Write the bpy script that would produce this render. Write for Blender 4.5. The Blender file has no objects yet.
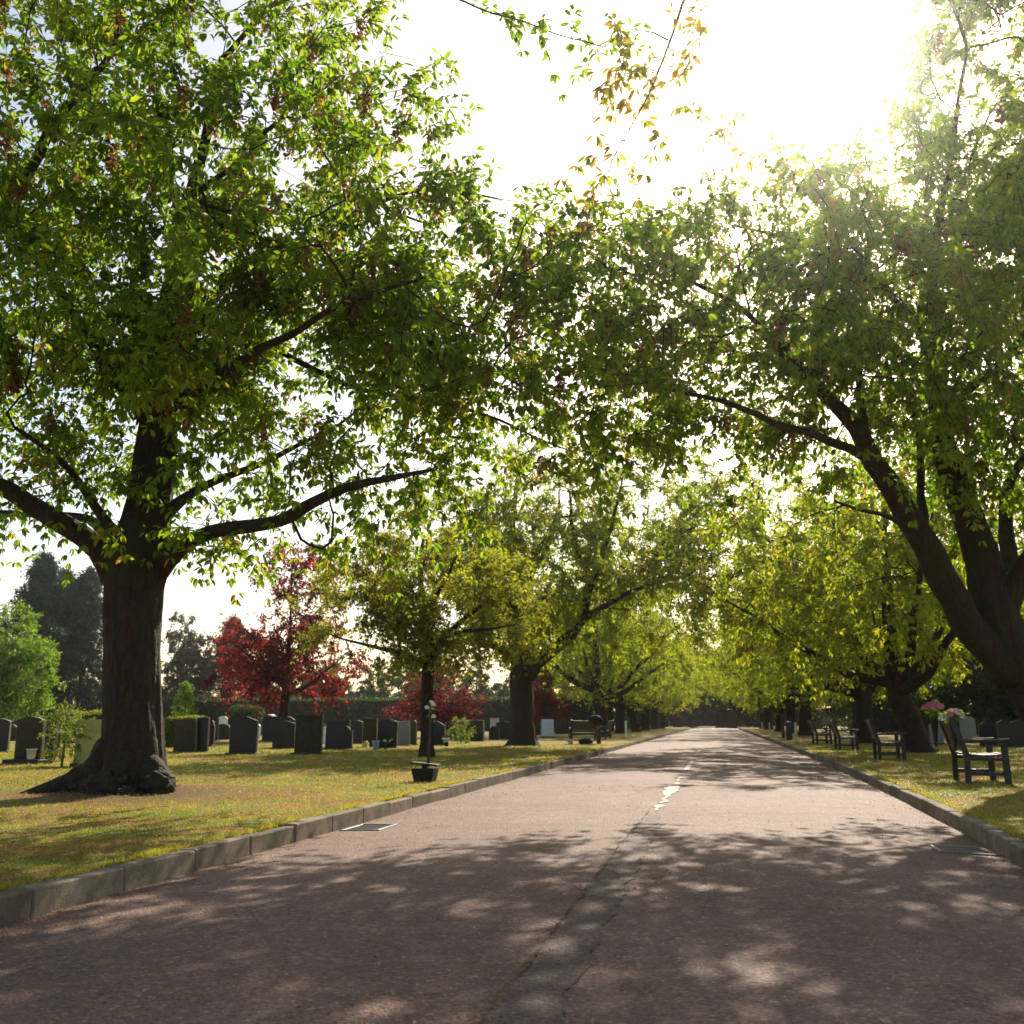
import bpy, bmesh, math, random
import numpy as np
from mathutils import Vector, noise as mnoise

random.seed(5)
C = bpy.context.scene.collection
PI = math.pi
# ------------------------------------------------------------------ camera geometry (metres, road runs along +Y)
F, H = 1000.0, 1.05
PITCH = math.atan(209 / F)
YAW = math.atan(206 / math.hypot(F, 209))
LAWN = 0.115

def _rx(a): return np.array([[1, 0, 0], [0, math.cos(a), -math.sin(a)], [0, math.sin(a), math.cos(a)]])
def _rz(a): return np.array([[math.cos(a), -math.sin(a), 0], [math.sin(a), math.cos(a), 0], [0, 0, 1]])
RM = _rz(YAW) @ _rx(PI / 2 + PITCH)
def ray(x, y): return RM @ np.array([(x - 512) / F, (512 - y) / F, -1.0])
def gp(x, y, z=LAWN):
    d = ray(x, y); return d * ((z - H) / d[2]) + np.array([0, 0, H])
def at(x, y, Y):
    d = ray(x, y); return d * (Y / d[1]) + np.array([0, 0, H])
def proj(P):
    q = (np.atleast_2d(P) - np.array([0, 0, H])) @ RM
    w = np.maximum(-q[:, 2], 1e-3)
    return np.stack([512 + F * q[:, 0] / w, 512 - F * q[:, 1] / w], 1)
def yat(X, Y):
    """pixel column of a ground point"""
    return proj(np.array([X, Y, LAWN]))[0]

# ------------------------------------------------------------------ materials
def mat(name):
    m = bpy.data.materials.new(name); m.use_nodes = True
    nt = m.node_tree; nt.nodes.clear()
    return m, nt
def N(nt, t, **kw):
    n = nt.nodes.new(t)
    for k, v in kw.items():
        if k.startswith('i_'): n.inputs[k[2:].replace('_', ' ')].default_value = v
        else: setattr(n, k, v)
    return n
def ramp(nt, stops, interp='LINEAR'):
    r = nt.nodes.new('ShaderNodeValToRGB'); e = r.color_ramp.elements
    r.color_ramp.interpolation = interp
    while len(e) > 1: e.remove(e[0])
    e[0].position = stops[0][0]; e[0].color = (*stops[0][1], 1)
    for p, c in stops[1:]:
        k = e.new(p); k.color = (*c, 1)
    return r
def noise_tex(nt, scale, detail=4, rough=.6, vec=None):
    n = nt.nodes.new('ShaderNodeTexNoise'); n.inputs['Scale'].default_value = scale
    n.inputs['Detail'].default_value = detail; n.inputs['Roughness'].default_value = rough
    if vec is None: vec = coords(nt)
    nt.links.new(vec, n.inputs['Vector'])
    return n
def coords(nt, kind='Object'):
    t = nt.nodes.get('tc') or nt.nodes.new('ShaderNodeTexCoord'); t.name = 'tc'
    return t.outputs[kind]
def mixc(nt, a, b, fac, mode='MIX'):
    m = nt.nodes.new('ShaderNodeMix'); m.data_type = 'RGBA'; m.blend_type = mode
    for s, v in ((m.inputs[6], a), (m.inputs[7], b), (m.inputs[0], fac)):
        if hasattr(v, 'links') or isinstance(v, bpy.types.NodeSocket): nt.links.new(v, s)
        elif isinstance(v, tuple): s.default_value = (*v, 1)
        else: s.default_value = v
    return m.outputs[2]
def finish(nt, shader, disp=None):
    o = nt.nodes.new('ShaderNodeOutputMaterial'); nt.links.new(shader, o.inputs['Surface'])
def principled(nt, col, rough=.7, spec=.3, bump=None, bstr=.5, bdist=.01, metal=0):
    p = nt.nodes.new('ShaderNodeBsdfPrincipled')
    if isinstance(col, tuple): p.inputs['Base Color'].default_value = (*col, 1)
    else: nt.links.new(col, p.inputs['Base Color'])
    if isinstance(rough, (int, float)): p.inputs['Roughness'].default_value = rough
    else: nt.links.new(rough, p.inputs['Roughness'])
    p.inputs['Specular IOR Level'].default_value = spec; p.inputs['Metallic'].default_value = metal
    if bump is not None:
        b = nt.nodes.new('ShaderNodeBump'); b.inputs['Strength'].default_value = bstr; b.inputs['Distance'].default_value = bdist
        nt.links.new(bump, b.inputs['Height']); nt.links.new(b.outputs[0], p.inputs['Normal'])
    return p.outputs[0]
def simple(name, c1, c2, scale=8, rough=.7, spec=.3, bstr=.3, bdist=.004, metal=0):
    m, nt = mat(name)
    n = noise_tex(nt, scale, 6)
    r = ramp(nt, [(.3, c1), (.7, c2)]); nt.links.new(n.outputs[0], r.inputs[0])
    finish(nt, principled(nt, r.outputs[0], rough, spec, n.outputs[0], bstr, bdist, metal)); return m
def leaf_mat(name, stops, trans=.5, tgain=(1.25, 1.35, .7), rough=.55):
    """leaf blade: reflects its own colour, lets a yellower tone through. The mesh attribute 'tint' picks the leaf's own colour."""
    m, nt = mat(name)
    a = N(nt, 'ShaderNodeAttribute', attribute_name='tint')
    r = ramp(nt, stops); nt.links.new(a.outputs['Fac'], r.inputs[0])
    hs = mixc(nt, r.outputs[0], tgain, 1.0, 'MULTIPLY')
    p = principled(nt, r.outputs[0], rough, .25)
    t = N(nt, 'ShaderNodeBsdfTranslucent'); nt.links.new(hs, t.inputs[0])
    mx = N(nt, 'ShaderNodeMixShader'); mx.inputs[0].default_value = trans
    nt.links.new(p, mx.inputs[1]); nt.links.new(t.outputs[0], mx.inputs[2])
    finish(nt, mx.outputs[0]); return m

M = {}
CH = [(0, (.05, .105, .016)), (.35, (.09, .16, .02)), (.65, (.165, .225, .025)), (.85, (.22, .22, .035)), (1, (.22, .11, .045))]
M['cherry_leaf'] = leaf_mat('cherry leaf', CH, .6, (2.05, 2.05, .75))
M['row_leaf'] = leaf_mat('avenue leaf', [(0, (.08, .14, .016)), (.4, (.15, .22, .022)), (.8, (.22, .26, .03)), (1, (.24, .17, .045))], .64, (2.3, 2.0, .75))
M['gold_leaf'] = leaf_mat('bronze green leaf', [(0, (.11, .14, .02)), (.4, (.21, .21, .028)), (.8, (.25, .24, .04)), (1, (.26, .14, .04))], .64, (2.1, 2.1, .8))
M['red_leaf'] = leaf_mat('dark red leaf', [(0, (.035, .010, .014)), (.4, (.09, .016, .018)), (.75, (.25, .035, .025)), (1, (.38, .09, .04))], .55, (3.1, 1.7, 1.2))
M['lime_leaf'] = leaf_mat('fresh lime leaf', [(0, (.07, .14, .018)), (.5, (.14, .24, .025)), (1, (.24, .34, .04))], .5, (1.6, 1.6, .8))
M['dark_leaf'] = leaf_mat('dark broad leaf', [(0, (.018, .04, .016)), (.6, (.035, .07, .022)), (1, (.07, .11, .025))], .3)
M['brown_leaf'] = leaf_mat('brownish leaf', [(0, (.05, .045, .03)), (.6, (.085, .065, .045)), (1, (.13, .075, .05))], .35)
M['needle'] = leaf_mat('blue green needles', [(0, (.014, .03, .024)), (.6, (.03, .055, .04)), (1, (.06, .09, .05))], .15)
M['hedge_leaf'] = leaf_mat('hedge leaf', [(0, (.03, .06, .015)), (.6, (.06, .1, .02)), (1, (.12, .17, .03))], .35)
M['rose_leaf'] = leaf_mat('rose leaf', [(0, (.08, .13, .02)), (.6, (.16, .2, .03)), (.9, (.25, .2, .03)), (1, (.3, .12, .05))], .5, (1.8, 1.7, .8))
M['blossom'] = leaf_mat('withered blossom', [(0, (.14, .065, .035)), (.6, (.22, .12, .06)), (1, (.28, .17, .09))], .5, (1.6, 1.2, 1))

def bark_mat(name, c1, c2, c3, scale=1.0):
    m, nt = mat(name)
    mp = N(nt, 'ShaderNodeMapping'); mp.inputs['Scale'].default_value = (1, 1, .35)
    nt.links.new(coords(nt), mp.inputs[0])
    n1 = noise_tex(nt, 14 * scale, 8, .7, mp.outputs[0])
    mp2 = N(nt, 'ShaderNodeMapping'); mp2.inputs['Scale'].default_value = (1, 1, 3.2)
    nt.links.new(coords(nt), mp2.inputs[0])
    n2 = noise_tex(nt, 6 * scale, 5, .6, mp2.outputs[0])
    v = N(nt, 'ShaderNodeTexVoronoi', feature='DISTANCE_TO_EDGE'); v.inputs['Scale'].default_value = 16 * scale
    nt.links.new(mp.outputs[0], v.inputs['Vector'])
    r = ramp(nt, [(.25, c1), (.55, c2), (.8, c3)]); nt.links.new(n1.outputs[0], r.inputs[0])
    big = noise_tex(nt, 1.6, 3)
    g = ramp(nt, [(.5, (0, 0, 0)), (.72, (1, 1, 1))]); nt.links.new(big.outputs[0], g.inputs[0])
    col = mixc(nt, r.outputs[0], (.034, .036, .014), g.outputs[0])
    ad = N(nt, 'ShaderNodeMath', operation='ADD'); nt.links.new(n1.outputs[0], ad.inputs[0]); nt.links.new(n2.outputs[0], ad.inputs[1])
    ad2 = N(nt, 'ShaderNodeMath', operation='MULTIPLY_ADD'); nt.links.new(v.outputs[0], ad2.inputs[0]); ad2.inputs[1].default_value = 1.2
    nt.links.new(ad.outputs[0], ad2.inputs[2])
    finish(nt, principled(nt, col, .85, .2, ad2.outputs[0], .9, .035)); return m
M['bark'] = bark_mat('cherry bark', (.016, .011, .008), (.04, .029, .021), (.075, .058, .043))
M['bark_far'] = simple('dark bark', (.018, .013, .01), (.045, .034, .026), 6, .9, .1)

def road_mat(name, tone):
    m, nt = mat(name)
    big = noise_tex(nt, .35, 5, .65)
    mid = noise_tex(nt, 3.0, 6, .65)
    c = ramp(nt, [(.3, (.122, .068, .050)), (.5, (.156, .093, .071)), (.7, (.188, .122, .096))]); nt.links.new(big.outputs[0], c.inputs[0])
    c2 = ramp(nt, [(.35, (.75, .75, .77)), (.65, (1.12, 1.08, 1.05))]); nt.links.new(mid.outputs[0], c2.inputs[0])
    col = mixc(nt, c.outputs[0], c2.outputs[0], 1.0, 'MULTIPLY')
    st = noise_tex(nt, .9, 6, .75); sr0 = ramp(nt, [(.54, (0, 0, 0)), (.74, (.55, .55, .55))]); nt.links.new(st.outputs[0], sr0.inputs[0])
    col = mixc(nt, col, (.27, .165, .10), sr0.outputs[0])
    hs = []
    for sc_, lo, f in ((80, .5, .8), (38, .7, .5)):
        sp = N(nt, 'ShaderNodeTexVoronoi'); sp.inputs['Scale'].default_value = sc_; nt.links.new(coords(nt), sp.inputs['Vector'])
        sr = ramp(nt, [(0, (lo, lo, lo)), (.45, (.88, .88, .88)), (.8, (1.15, 1.13, 1.1)), (.93, (1.5, 1.45, 1.4)), (1, (2.4, 2.3, 2.2))])
        sep = N(nt, 'ShaderNodeSeparateColor'); nt.links.new(sp.outputs['Color'], sep.inputs[0]); nt.links.new(sep.outputs[0], sr.inputs[0])
        col = mixc(nt, col, sr.outputs[0], f, 'MULTIPLY'); hs.append(sp)
    col = mixc(nt, col, tone, 1.0, 'MULTIPLY')
    ad = N(nt, 'ShaderNodeMath', operation='ADD'); nt.links.new(hs[0].outputs['Distance'], ad.inputs[0]); nt.links.new(hs[1].outputs['Distance'], ad.inputs[1])
    iv = N(nt, 'ShaderNodeMath', operation='MULTIPLY'); iv.inputs[1].default_value = -1.0; nt.links.new(ad.outputs[0], iv.inputs[0])
    finish(nt, principled(nt, col, .78, .3, iv.outputs[0], .9, .008)); return m
M['road'] = road_mat('worn reddish asphalt', (1, 1, 1))
M['patch'] = road_mat('dark bitumen patch', (.62, .68, .72))
M['old_paint'] = simple('worn road paint', (.15, .11, .09), (.30, .255, .22), 30, .7, .3, .5, .003)
M['crack'] = simple('crack filled with petals', (.03, .025, .02), (.22, .13, .06), 14, .9, .1)
def kerb_mat():
    m, nt = mat('weathered kerb concrete')
    n = noise_tex(nt, 5, 7, .7); f = noise_tex(nt, 90, 3)
    r = ramp(nt, [(.3, (.11, .085, .06)), (.5, (.19, .155, .115)), (.75, (.28, .24, .185))]); nt.links.new(n.outputs[0], r.inputs[0])
    fr = ramp(nt, [(.3, (.8, .8, .8)), (.7, (1.15, 1.15, 1.15))]); nt.links.new(f.outputs[0], fr.inputs[0])
    col = mixc(nt, r.outputs[0], fr.outputs[0], 1.0, 'MULTIPLY')
    gi = N(nt, 'ShaderNodeNewGeometry'); gr = ramp(nt, [(0, (.72, .72, .72)), (1, (1.2, 1.18, 1.14))]); nt.links.new(gi.outputs['Random Per Island'], gr.inputs[0])
    col = mixc(nt, col, gr.outputs[0], 1.0, 'MULTIPLY')
    gn = noise_tex(nt, 1.7, 5, .7); gg = ramp(nt, [(.5, (0, 0, 0)), (.7, (.8, .8, .8))]); nt.links.new(gn.outputs[0], gg.inputs[0])
    col = mixc(nt, col, (.07, .065, .03), gg.outputs[0])
    finish(nt, principled(nt, col, .9, .15, f.outputs[0], .8, .006)); return m
M['kerb'] = kerb_mat()
def lawn_mat():
    m, nt = mat('mown lawn with brown patches')
    a = noise_tex(nt, .8, 6, .65); b = noise_tex(nt, 9, 6, .7); c = noise_tex(nt, 70, 3)
    r = ramp(nt, [(.40, (.27, .14, .055)), (.49, (.25, .18, .045)), (.56, (.16, .18, .03)), (.7, (.21, .215, .035))]); nt.links.new(a.outputs[0], r.inputs[0])
    r2 = ramp(nt, [(.3, (.55, .5, .5)), (.6, (1.1, 1.1, 1)), (.75, (1.5, 1.25, 1))]); nt.links.new(b.outputs[0], r2.inputs[0])
    col = mixc(nt, r.outputs[0], r2.outputs[0], .8, 'MULTIPLY')
    r3 = ramp(nt, [(.35, (.5, .5, .5)), (.65, (1.4, 1.4, 1.3))]); nt.links.new(c.outputs[0], r3.inputs[0])
    col = mixc(nt, col, r3.outputs[0], .8, 'MULTIPLY')
    for o_, rr_ in ((O_BIG, 2.1), (O_LEAN, 1.6)):
        dn = N(nt, 'ShaderNodeVectorMath', operation='DISTANCE'); nt.links.new(coords(nt), dn.inputs[0]); dn.inputs[1].default_value = o_
        ma = N(nt, 'ShaderNodeMath', operation='MULTIPLY_ADD'); nt.links.new(b.outputs[0], ma.inputs[0]); ma.inputs[1].default_value = 1.6; nt.links.new(dn.outputs['Value'], ma.inputs[2])
        dr = ramp(nt, [(.35, (1, 1, 1)), (.75, (0, 0, 0))]); dv = N(nt, 'ShaderNodeMath', operation='DIVIDE'); nt.links.new(ma.outputs[0], dv.inputs[0]); dv.inputs[1].default_value = rr_ * 2
        nt.links.new(dv.outputs[0], dr.inputs[0])
        soil = mixc(nt, (.13, .075, .04), r3.outputs[0], .5, 'MULTIPLY')
        col = mixc(nt, col, soil, dr.outputs[0])
    finish(nt, principled(nt, col, .9, .1, c.outputs[0], 1.0, .02)); return m
O_BIG = tuple(gp(133, 793)); O_LEAN = tuple(gp(1068, 782))
M['lawn'] = lawn_mat()
M['grass'] = leaf_mat('grass blade', [(0, (.12, .16, .02)), (.4, (.22, .24, .03)), (.65, (.33, .28, .055)), (.85, (.36, .21, .08)), (1, (.28, .13, .055))], .55, (1.6, 1.6, .8))
M['petal'] = leaf_mat('fallen brown blossom', [(0, (.16, .08, .04)), (.5, (.3, .16, .075)), (.85, (.42, .25, .13)), (1, (.5, .36, .25))], .4, (1.2, 1, .9))
M['wood'] = simple('dark stained wood', (.012, .009, .008), (.03, .022, .018), 9, .5, .4, .4, .003)
M['wood_panel'] = simple('weathered brown wood', (.045, .032, .022), (.085, .06, .042), 9, .55, .4, .4, .003)
M['stone_black'] = simple('polished black granite', (.008, .009, .011), (.02, .021, .024), 40, .45, .25, .05)
M['stone_dark'] = simple('dark grey granite', (.02, .02, .019), (.042, .042, .038), 30, .65, .2, .2)
M['stone_olive'] = simple('mossy dark stone', (.022, .021, .011), (.05, .046, .025), 7, .8, .2, .3)
M['stone_grey'] = simple('grey granite', (.14, .145, .15), (.24, .24, .245), 25, .6, .3, .2)
M['stone_pale'] = simple('pale marble', (.5, .52, .55), (.68, .7, .72), 6, .5, .4, .1)
M['stone_lichen'] = simple('lichen covered stone', (.26, .28, .1), (.44, .45, .2), 10, .85, .2, .4)
M['iron'] = simple('black iron', (.012, .012, .014), (.03, .03, .03), 20, .5, .4)
M['grate'] = simple('worn cast iron', (.08, .08, .085), (.2, .2, .21), 12, .35, .5, .3, .003, .7)
M['hole'] = simple('dark drain hole', (.004, .004, .004), (.01, .01, .01), 5, .9, .1)  # near-black colour painted in for the shade down the drain
M['white'] = simple('white paint', (.65, .66, .68), (.78, .78, .78), 6, .5, .4, .1)
M['plastic_white'] = simple('off white plastic', (.5, .5, .47), (.65, .64, .6), 10, .5, .4, .1)
M['blue_grey'] = simple('blue grey plastic', (.18, .23, .33), (.3, .36, .46), 10, .5, .4, .1)
M['dark_blue'] = simple('dark blue plastic', (.012, .02, .04), (.03, .045, .07), 10, .5, .4, .1)
M['yellow'] = simple('pale yellow petals', (.5, .5, .12), (.7, .68, .3), 20, .7, .2)
M['pink'] = simple('pink petals', (.55, .13, .2), (.75, .32, .4), 40, .7, .2)
M['pale_pink'] = simple('pale pink petals', (.68, .36, .4), (.85, .7, .7), 30, .7, .2)
M['white_petal'] = simple('white petals', (.7, .7, .62), (.85, .84, .8), 30, .7, .2)
M['purple'] = simple('purple petals', (.3, .12, .4), (.5, .3, .6), 30, .7, .2)
M['stem'] = simple('green stem', (.06, .12, .02), (.1, .17, .04), 20, .6, .3)
M['plastic_black'] = simple('black bin liner plastic', (.008, .008, .009), (.018, .018, .02), 10, .6, .3, .4, .01)
M['brick'] = simple('dark brick', (.04, .03, .028), (.08, .06, .055), 12, .9, .1)
M['car_white'] = simple('white car paint', (.6, .6, .62), (.7, .7, .7), 3, .3, .5, 0)
M['car_red'] = simple('faded red car paint', (.45, .12, .1), (.55, .18, .15), 3, .3, .5, 0)
M['glass'] = simple('dark car glass', (.02, .025, .03), (.03, .035, .04), 3, .08, .6, 0)
M['rubber'] = simple('tyre rubber', (.01, .01, .01), (.02, .02, .02), 20, .8, .2)

# ------------------------------------------------------------------ object helpers
def mesh_np(name, V, Fq, m, tint=None, smooth=False):
    """fast mesh from arrays; Fq: (n,k) faces of one size, or a list of such arrays"""
    me = bpy.data.meshes.new(name)
    if not isinstance(Fq, list): Fq = [Fq]
    V = np.asarray(V, np.float32)
    me.vertices.add(len(V)); me.vertices.foreach_set('co', V.ravel())
    li = np.concatenate([f.ravel() for f in Fq]).astype(np.int32)
    tot = np.concatenate([np.full(len(f), f.shape[1], np.int32) for f in Fq])
    st = np.concatenate([[0], np.cumsum(tot)[:-1]]).astype(np.int32)
    me.loops.add(len(li)); me.loops.foreach_set('vertex_index', li)
    me.polygons.add(len(tot)); me.polygons.foreach_set('loop_start', st)
    try: me.polygons.foreach_set('loop_total', tot)
    except Exception: pass
    if smooth: me.polygons.foreach_set('use_smooth', np.ones(len(tot), bool))
    if tint is not None:
        a = me.attributes.new('tint', 'FLOAT', 'POINT'); a.data.foreach_set('value', np.asarray(tint, np.float32))
    me.update(calc_edges=True); me.validate()
    if m is not None: me.materials.append(m)
    return me
def link(name, me, parent=None):
    o = bpy.data.objects.new(name, me); C.objects.link(o)
    if parent is not None: o.parent = parent
    return o
def tag(o, label, cat, group=None, kind=None):
    o['label'] = label; o['category'] = cat
    if group: o['group'] = group
    if kind: o['kind'] = kind
    return o
def thing(name, label, cat, loc, rz=0, group=None):
    o = bpy.data.objects.new(name, None); C.objects.link(o); o.location = loc; o.rotation_euler = (0, 0, rz)
    o.empty_display_size = .2
    return tag(o, label, cat, group)
def bm_obj(name, bm, m, parent=None, smooth=False, m2=None):
    me = bpy.data.meshes.new(name); bmesh.ops.recalc_face_normals(bm, faces=bm.faces[:]); bm.to_mesh(me); bm.free()
    me.materials.append(m)
    if m2: me.materials.append(m2)
    if smooth:
        for p in me.polygons: p.use_smooth = True
    return link(name, me, parent)
def copy_tree(o, parent=None):
    c = o.copy(); C.objects.link(c)
    if parent is not None: c.parent = parent
    for ch in [x for x in bpy.data.objects if x.parent == o]: copy_tree(ch, c)
    return c
def box(bm, c, s, rot=None, bev=0):
    """box centred at c with full size s"""
    r = bmesh.ops.create_cube(bm, size=1); vs = r['verts']
    for v in vs: v.co = Vector((v.co.x * s[0], v.co.y * s[1], v.co.z * s[2]))
    if bev:
        ed = list({e for v in vs for e in v.link_edges})
        g = bmesh.ops.bevel(bm, geom=ed, offset=bev, segments=1, affect='EDGES'); vs = list({v for f in g['faces'] for v in f.verts} | {v for v in vs if v.is_valid})
    for v in vs:
        co = v.co.copy()
        if rot: co.rotate(rot)
        v.co = co + Vector(c)
    return vs
from mathutils import Euler
def bar(bm, a, b, w, h, bev=.004):
    a, b = Vector(a), Vector(b); d = b - a
    q = d.to_track_quat('Z', 'Y')
    r = bmesh.ops.create_cube(bm, size=1); vs = r['verts']
    for v in vs: v.co = Vector((v.co.x * w, v.co.y * h, v.co.z * d.length))
    if bev:
        ed = list({e for v in vs for e in v.link_edges})
        g = bmesh.ops.bevel(bm, geom=ed, offset=bev, segments=1, affect='EDGES'); vs = list({v for f in g['faces'] for v in f.verts})
    for v in vs: v.co = q @ v.co + (a + b) / 2
def lathe(bm, prof, c=(0, 0, 0), n=16):
    rings = []
    for r, z in prof:
        rings.append([bm.verts.new((c[0] + r * math.cos(2 * PI * k / n), c[1] + r * math.sin(2 * PI * k / n), c[2] + z)) for k in range(n)])
    for a, b in zip(rings, rings[1:]):
        for k in range(n): bm.faces.new((a[k], a[(k + 1) % n], b[(k + 1) % n], b[k]))
    bm.faces.new(rings[0][::-1]); bm.faces.new(rings[-1])
def blob(bm, c, r, sub=2, amp=.25, sc=(1, 1, 1), fr=3.0, seed=0):
    g = bmesh.ops.create_icosphere(bm, subdivisions=sub, radius=1)
    for v in g['verts']:
        k = 1 + amp * mnoise.noise(v.co * fr + Vector((seed * 7.1, seed * 3.3, c[2])))
        v.co = Vector((v.co.x * r * sc[0] * k + c[0], v.co.y * r * sc[1] * k + c[1], v.co.z * r * sc[2] * k + c[2]))

# ------------------------------------------------------------------ trees
def norm(a): return a / np.maximum(np.linalg.norm(a, axis=-1, keepdims=True), 1e-9)
def catmull(P, R, step):
    P = np.asarray(P, float); R = np.asarray(R, float)
    E = np.vstack([2 * P[0] - P[1], P, 2 * P[-1] - P[-2]])
    out, ro = [], []
    for i in range(1, len(E) - 2):
        p0, p1, p2, p3 = E[i - 1:i + 3]
        n = max(1, int(np.linalg.norm(p2 - p1) / step))
        for k in range(n):
            t = k / n
            out.append(.5 * (2 * p1 + (p2 - p0) * t + (2 * p0 - 5 * p1 + 4 * p2 - p3) * t * t + (3 * p1 - p0 - 3 * p2 + p3) * t ** 3))
            ro.append(R[i - 1] * (1 - t) + R[i] * t)
    out.append(P[-1]); ro.append(R[-1])
    return np.array(out), np.array(ro)
class Wood:
    def __init__(s): s.V = []; s.Q = []; s.T = []; s.n = 0
    def tube(s, P, R, k, rad_fn=None):
        P = np.asarray(P, float); n = len(P)
        if n < 2: return
        T = norm(np.gradient(P, axis=0))
        u = np.cross(T[0], [0.3, 1, .1]); u /= np.linalg.norm(u)
        ang = np.arange(k) * 2 * PI / k
        rows = []
        for i in range(n):
            u = u - T[i] * (u @ T[i]); u /= max(np.linalg.norm(u), 1e-6); w = np.cross(T[i], u)
            rr = np.full(k, R[i]) if rad_fn is None else np.array([rad_fn(a, P[i], R[i], i) for a in ang])
            rows.append(P[i] + (np.cos(ang) * rr)[:, None] * u + (np.sin(ang) * rr)[:, None] * w)
        s.V.append(np.vstack(rows))
        i = np.arange(n - 1)[:, None] * k; j = np.arange(k)[None]
        q = np.stack([i + j, i + (j + 1) % k, i + k + (j + 1) % k, i + k + j], -1).reshape(-1, 4) + s.n
        s.Q.append(q)
        s.V.append(np.vstack([P[0], P[-1]])); c0 = s.n + n * k; jj = np.arange(k); e = s.n + (n - 1) * k
        s.T.append(np.stack([np.full(k, c0), s.n + (jj + 1) % k, s.n + jj], -1)); s.T.append(np.stack([np.full(k, c0 + 1), e + jj, e + (jj + 1) % k], -1))
        s.n += n * k + 2
        return rows
    def twigs(s, P, R):
        """P (n,m,3) many thin 3-sided twigs, R (m,)"""
        n, m, _ = P.shape
        T = norm(P[:, -1] - P[:, 0]); u = norm(np.cross(T, np.array([.31, .2, .93]))); w = np.cross(T, u)
        ang = np.arange(3) * 2 * PI / 3
        off = np.cos(ang)[None, :, None] * u[:, None] + np.sin(ang)[None, :, None] * w[:, None]      # n,3,3
        V = P[:, :, None, :] + off[:, None] * np.asarray(R)[None, :, None, None]
        s.V.append(V.reshape(-1, 3))
        base = np.arange(n)[:, None, None] * (m * 3) + np.arange(m - 1)[None, :, None] * 3; j = np.arange(3)[None, None]
        q = np.stack([base + j, base + (j + 1) % 3, base + 3 + (j + 1) % 3, base + 3 + j], -1).reshape(-1, 4) + s.n
        s.Q.append(q); s.n += n * m * 3
    def mesh(s, name, m): return mesh_np(name, np.vstack(s.V), np.vstack(s.Q), m, smooth=True)

def leaves_mesh(name, base, axis, nrm, L, W, tint, m, rich):
    """leaf blades: 6-vert folded ovals (rich) or 4-vert folded diamonds"""
    axis = norm(axis); side = norm(np.cross(axis, nrm)); up = np.cross(side, axis)
    L = L[:, None]; W = W[:, None]
    if rich:
        tpl = [(0, 0, 0), (.28, .42, .16), (.68, .40, .10), (1, 0, -.14), (.68, -.40, .10), (.28, -.42, .16)]
        fc = np.array([[0, 1, 2, 3], [0, 3, 4, 5]])
    else:
        tpl = [(0, 0, 0), (.45, .5, .14), (1, 0, -.1), (.45, -.5, .14)]
        fc = np.array([[0, 1, 2], [0, 2, 3]])
    V = np.stack([base + axis * L * a + side * W * b + up * L * c * .6 for a, b, c in tpl], 1)
    k = len(tpl); n = len(base)
    Fq = (np.arange(n)[:, None, None] * k + fc[None]).reshape(-1, fc.shape[1])
    return mesh_np(name, V.reshape(-1, 3), Fq, m, np.repeat(tint, k))

def ellip(rng, n, shapes, hole=.0, hscale=.6, shell=.35, reject=None, zmin=2.2):
    """points through ellipsoidal crown volumes; holes where a noise field is low"""
    out = []
    vol = np.array([s[1][0] * s[1][1] * s[1][2] for s in shapes]); vol = vol ** (2 / 3) / (vol ** (2 / 3)).sum()
    while len(out) < n:
        c, r = shapes[rng.choice(len(shapes), p=vol)]
        d = norm(rng.normal(size=3)); t = rng.random() ** shell
        p = np.array(c) + d * np.array(r) * t
        if p[2] < zmin: continue
        if hole and mnoise.noise(Vector(p * hscale)) < hole * .6 - .3: continue
        if reject is not None and reject(p): continue
        out.append(p)
    return np.array(out)

def grow(rng, skel, attr, seg=.35, up=.12):
    """attach every attractor to the closest suitable point of the growing skeleton"""
    maxn = 60000
    POS = np.zeros((maxn, 3)); GD = np.zeros((maxn, 3)); PAR = np.full(maxn, -1); FIX = np.zeros(maxn); n = 0
    for P, R, frm in skel:
        T = norm(np.gradient(P, axis=0))
        for i in range(frm, len(P)):
            POS[n] = P[i]; GD[n] = T[i]; FIX[n] = R[i]; n += 1
    nf = n
    d0 = np.array([np.min(np.linalg.norm(POS[:n] - a, axis=1)) for a in attr])
    for a in attr[np.argsort(d0)]:
        v = a - POS[:n]; d = np.linalg.norm(v, axis=1)
        cs = (v * GD[:n]).sum(1) / np.maximum(d, 1e-6)
        k = int(np.argmin(d * (1.35 - .5 * cs)))
        D = d[k]; k2 = max(2, int(D / seg))
        ctrl = POS[k] + GD[k] * D * .35 + np.array([0, 0, up * D]) + rng.normal(size=3) * .06 * D
        last = k
        for i in range(1, k2 + 1):
            t = i / k2
            p = (1 - t) ** 2 * POS[k] + 2 * t * (1 - t) * ctrl + t * t * a + rng.normal(size=3) * .035 * min(D, 1) * (t < 1)
            POS[n] = p; PAR[n] = last; GD[n] = norm(p - POS[last]); last = n; n += 1
    W = np.zeros(n); ch = np.zeros(n, int)
    for i in range(n - 1, nf - 1, -1):
        if ch[i] == 0: W[i] = 1
        W[PAR[i]] += W[i]; ch[PAR[i]] += 1
    return POS[:n], GD[:n], PAR[:n], FIX[:n], W, ch, nf

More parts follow.
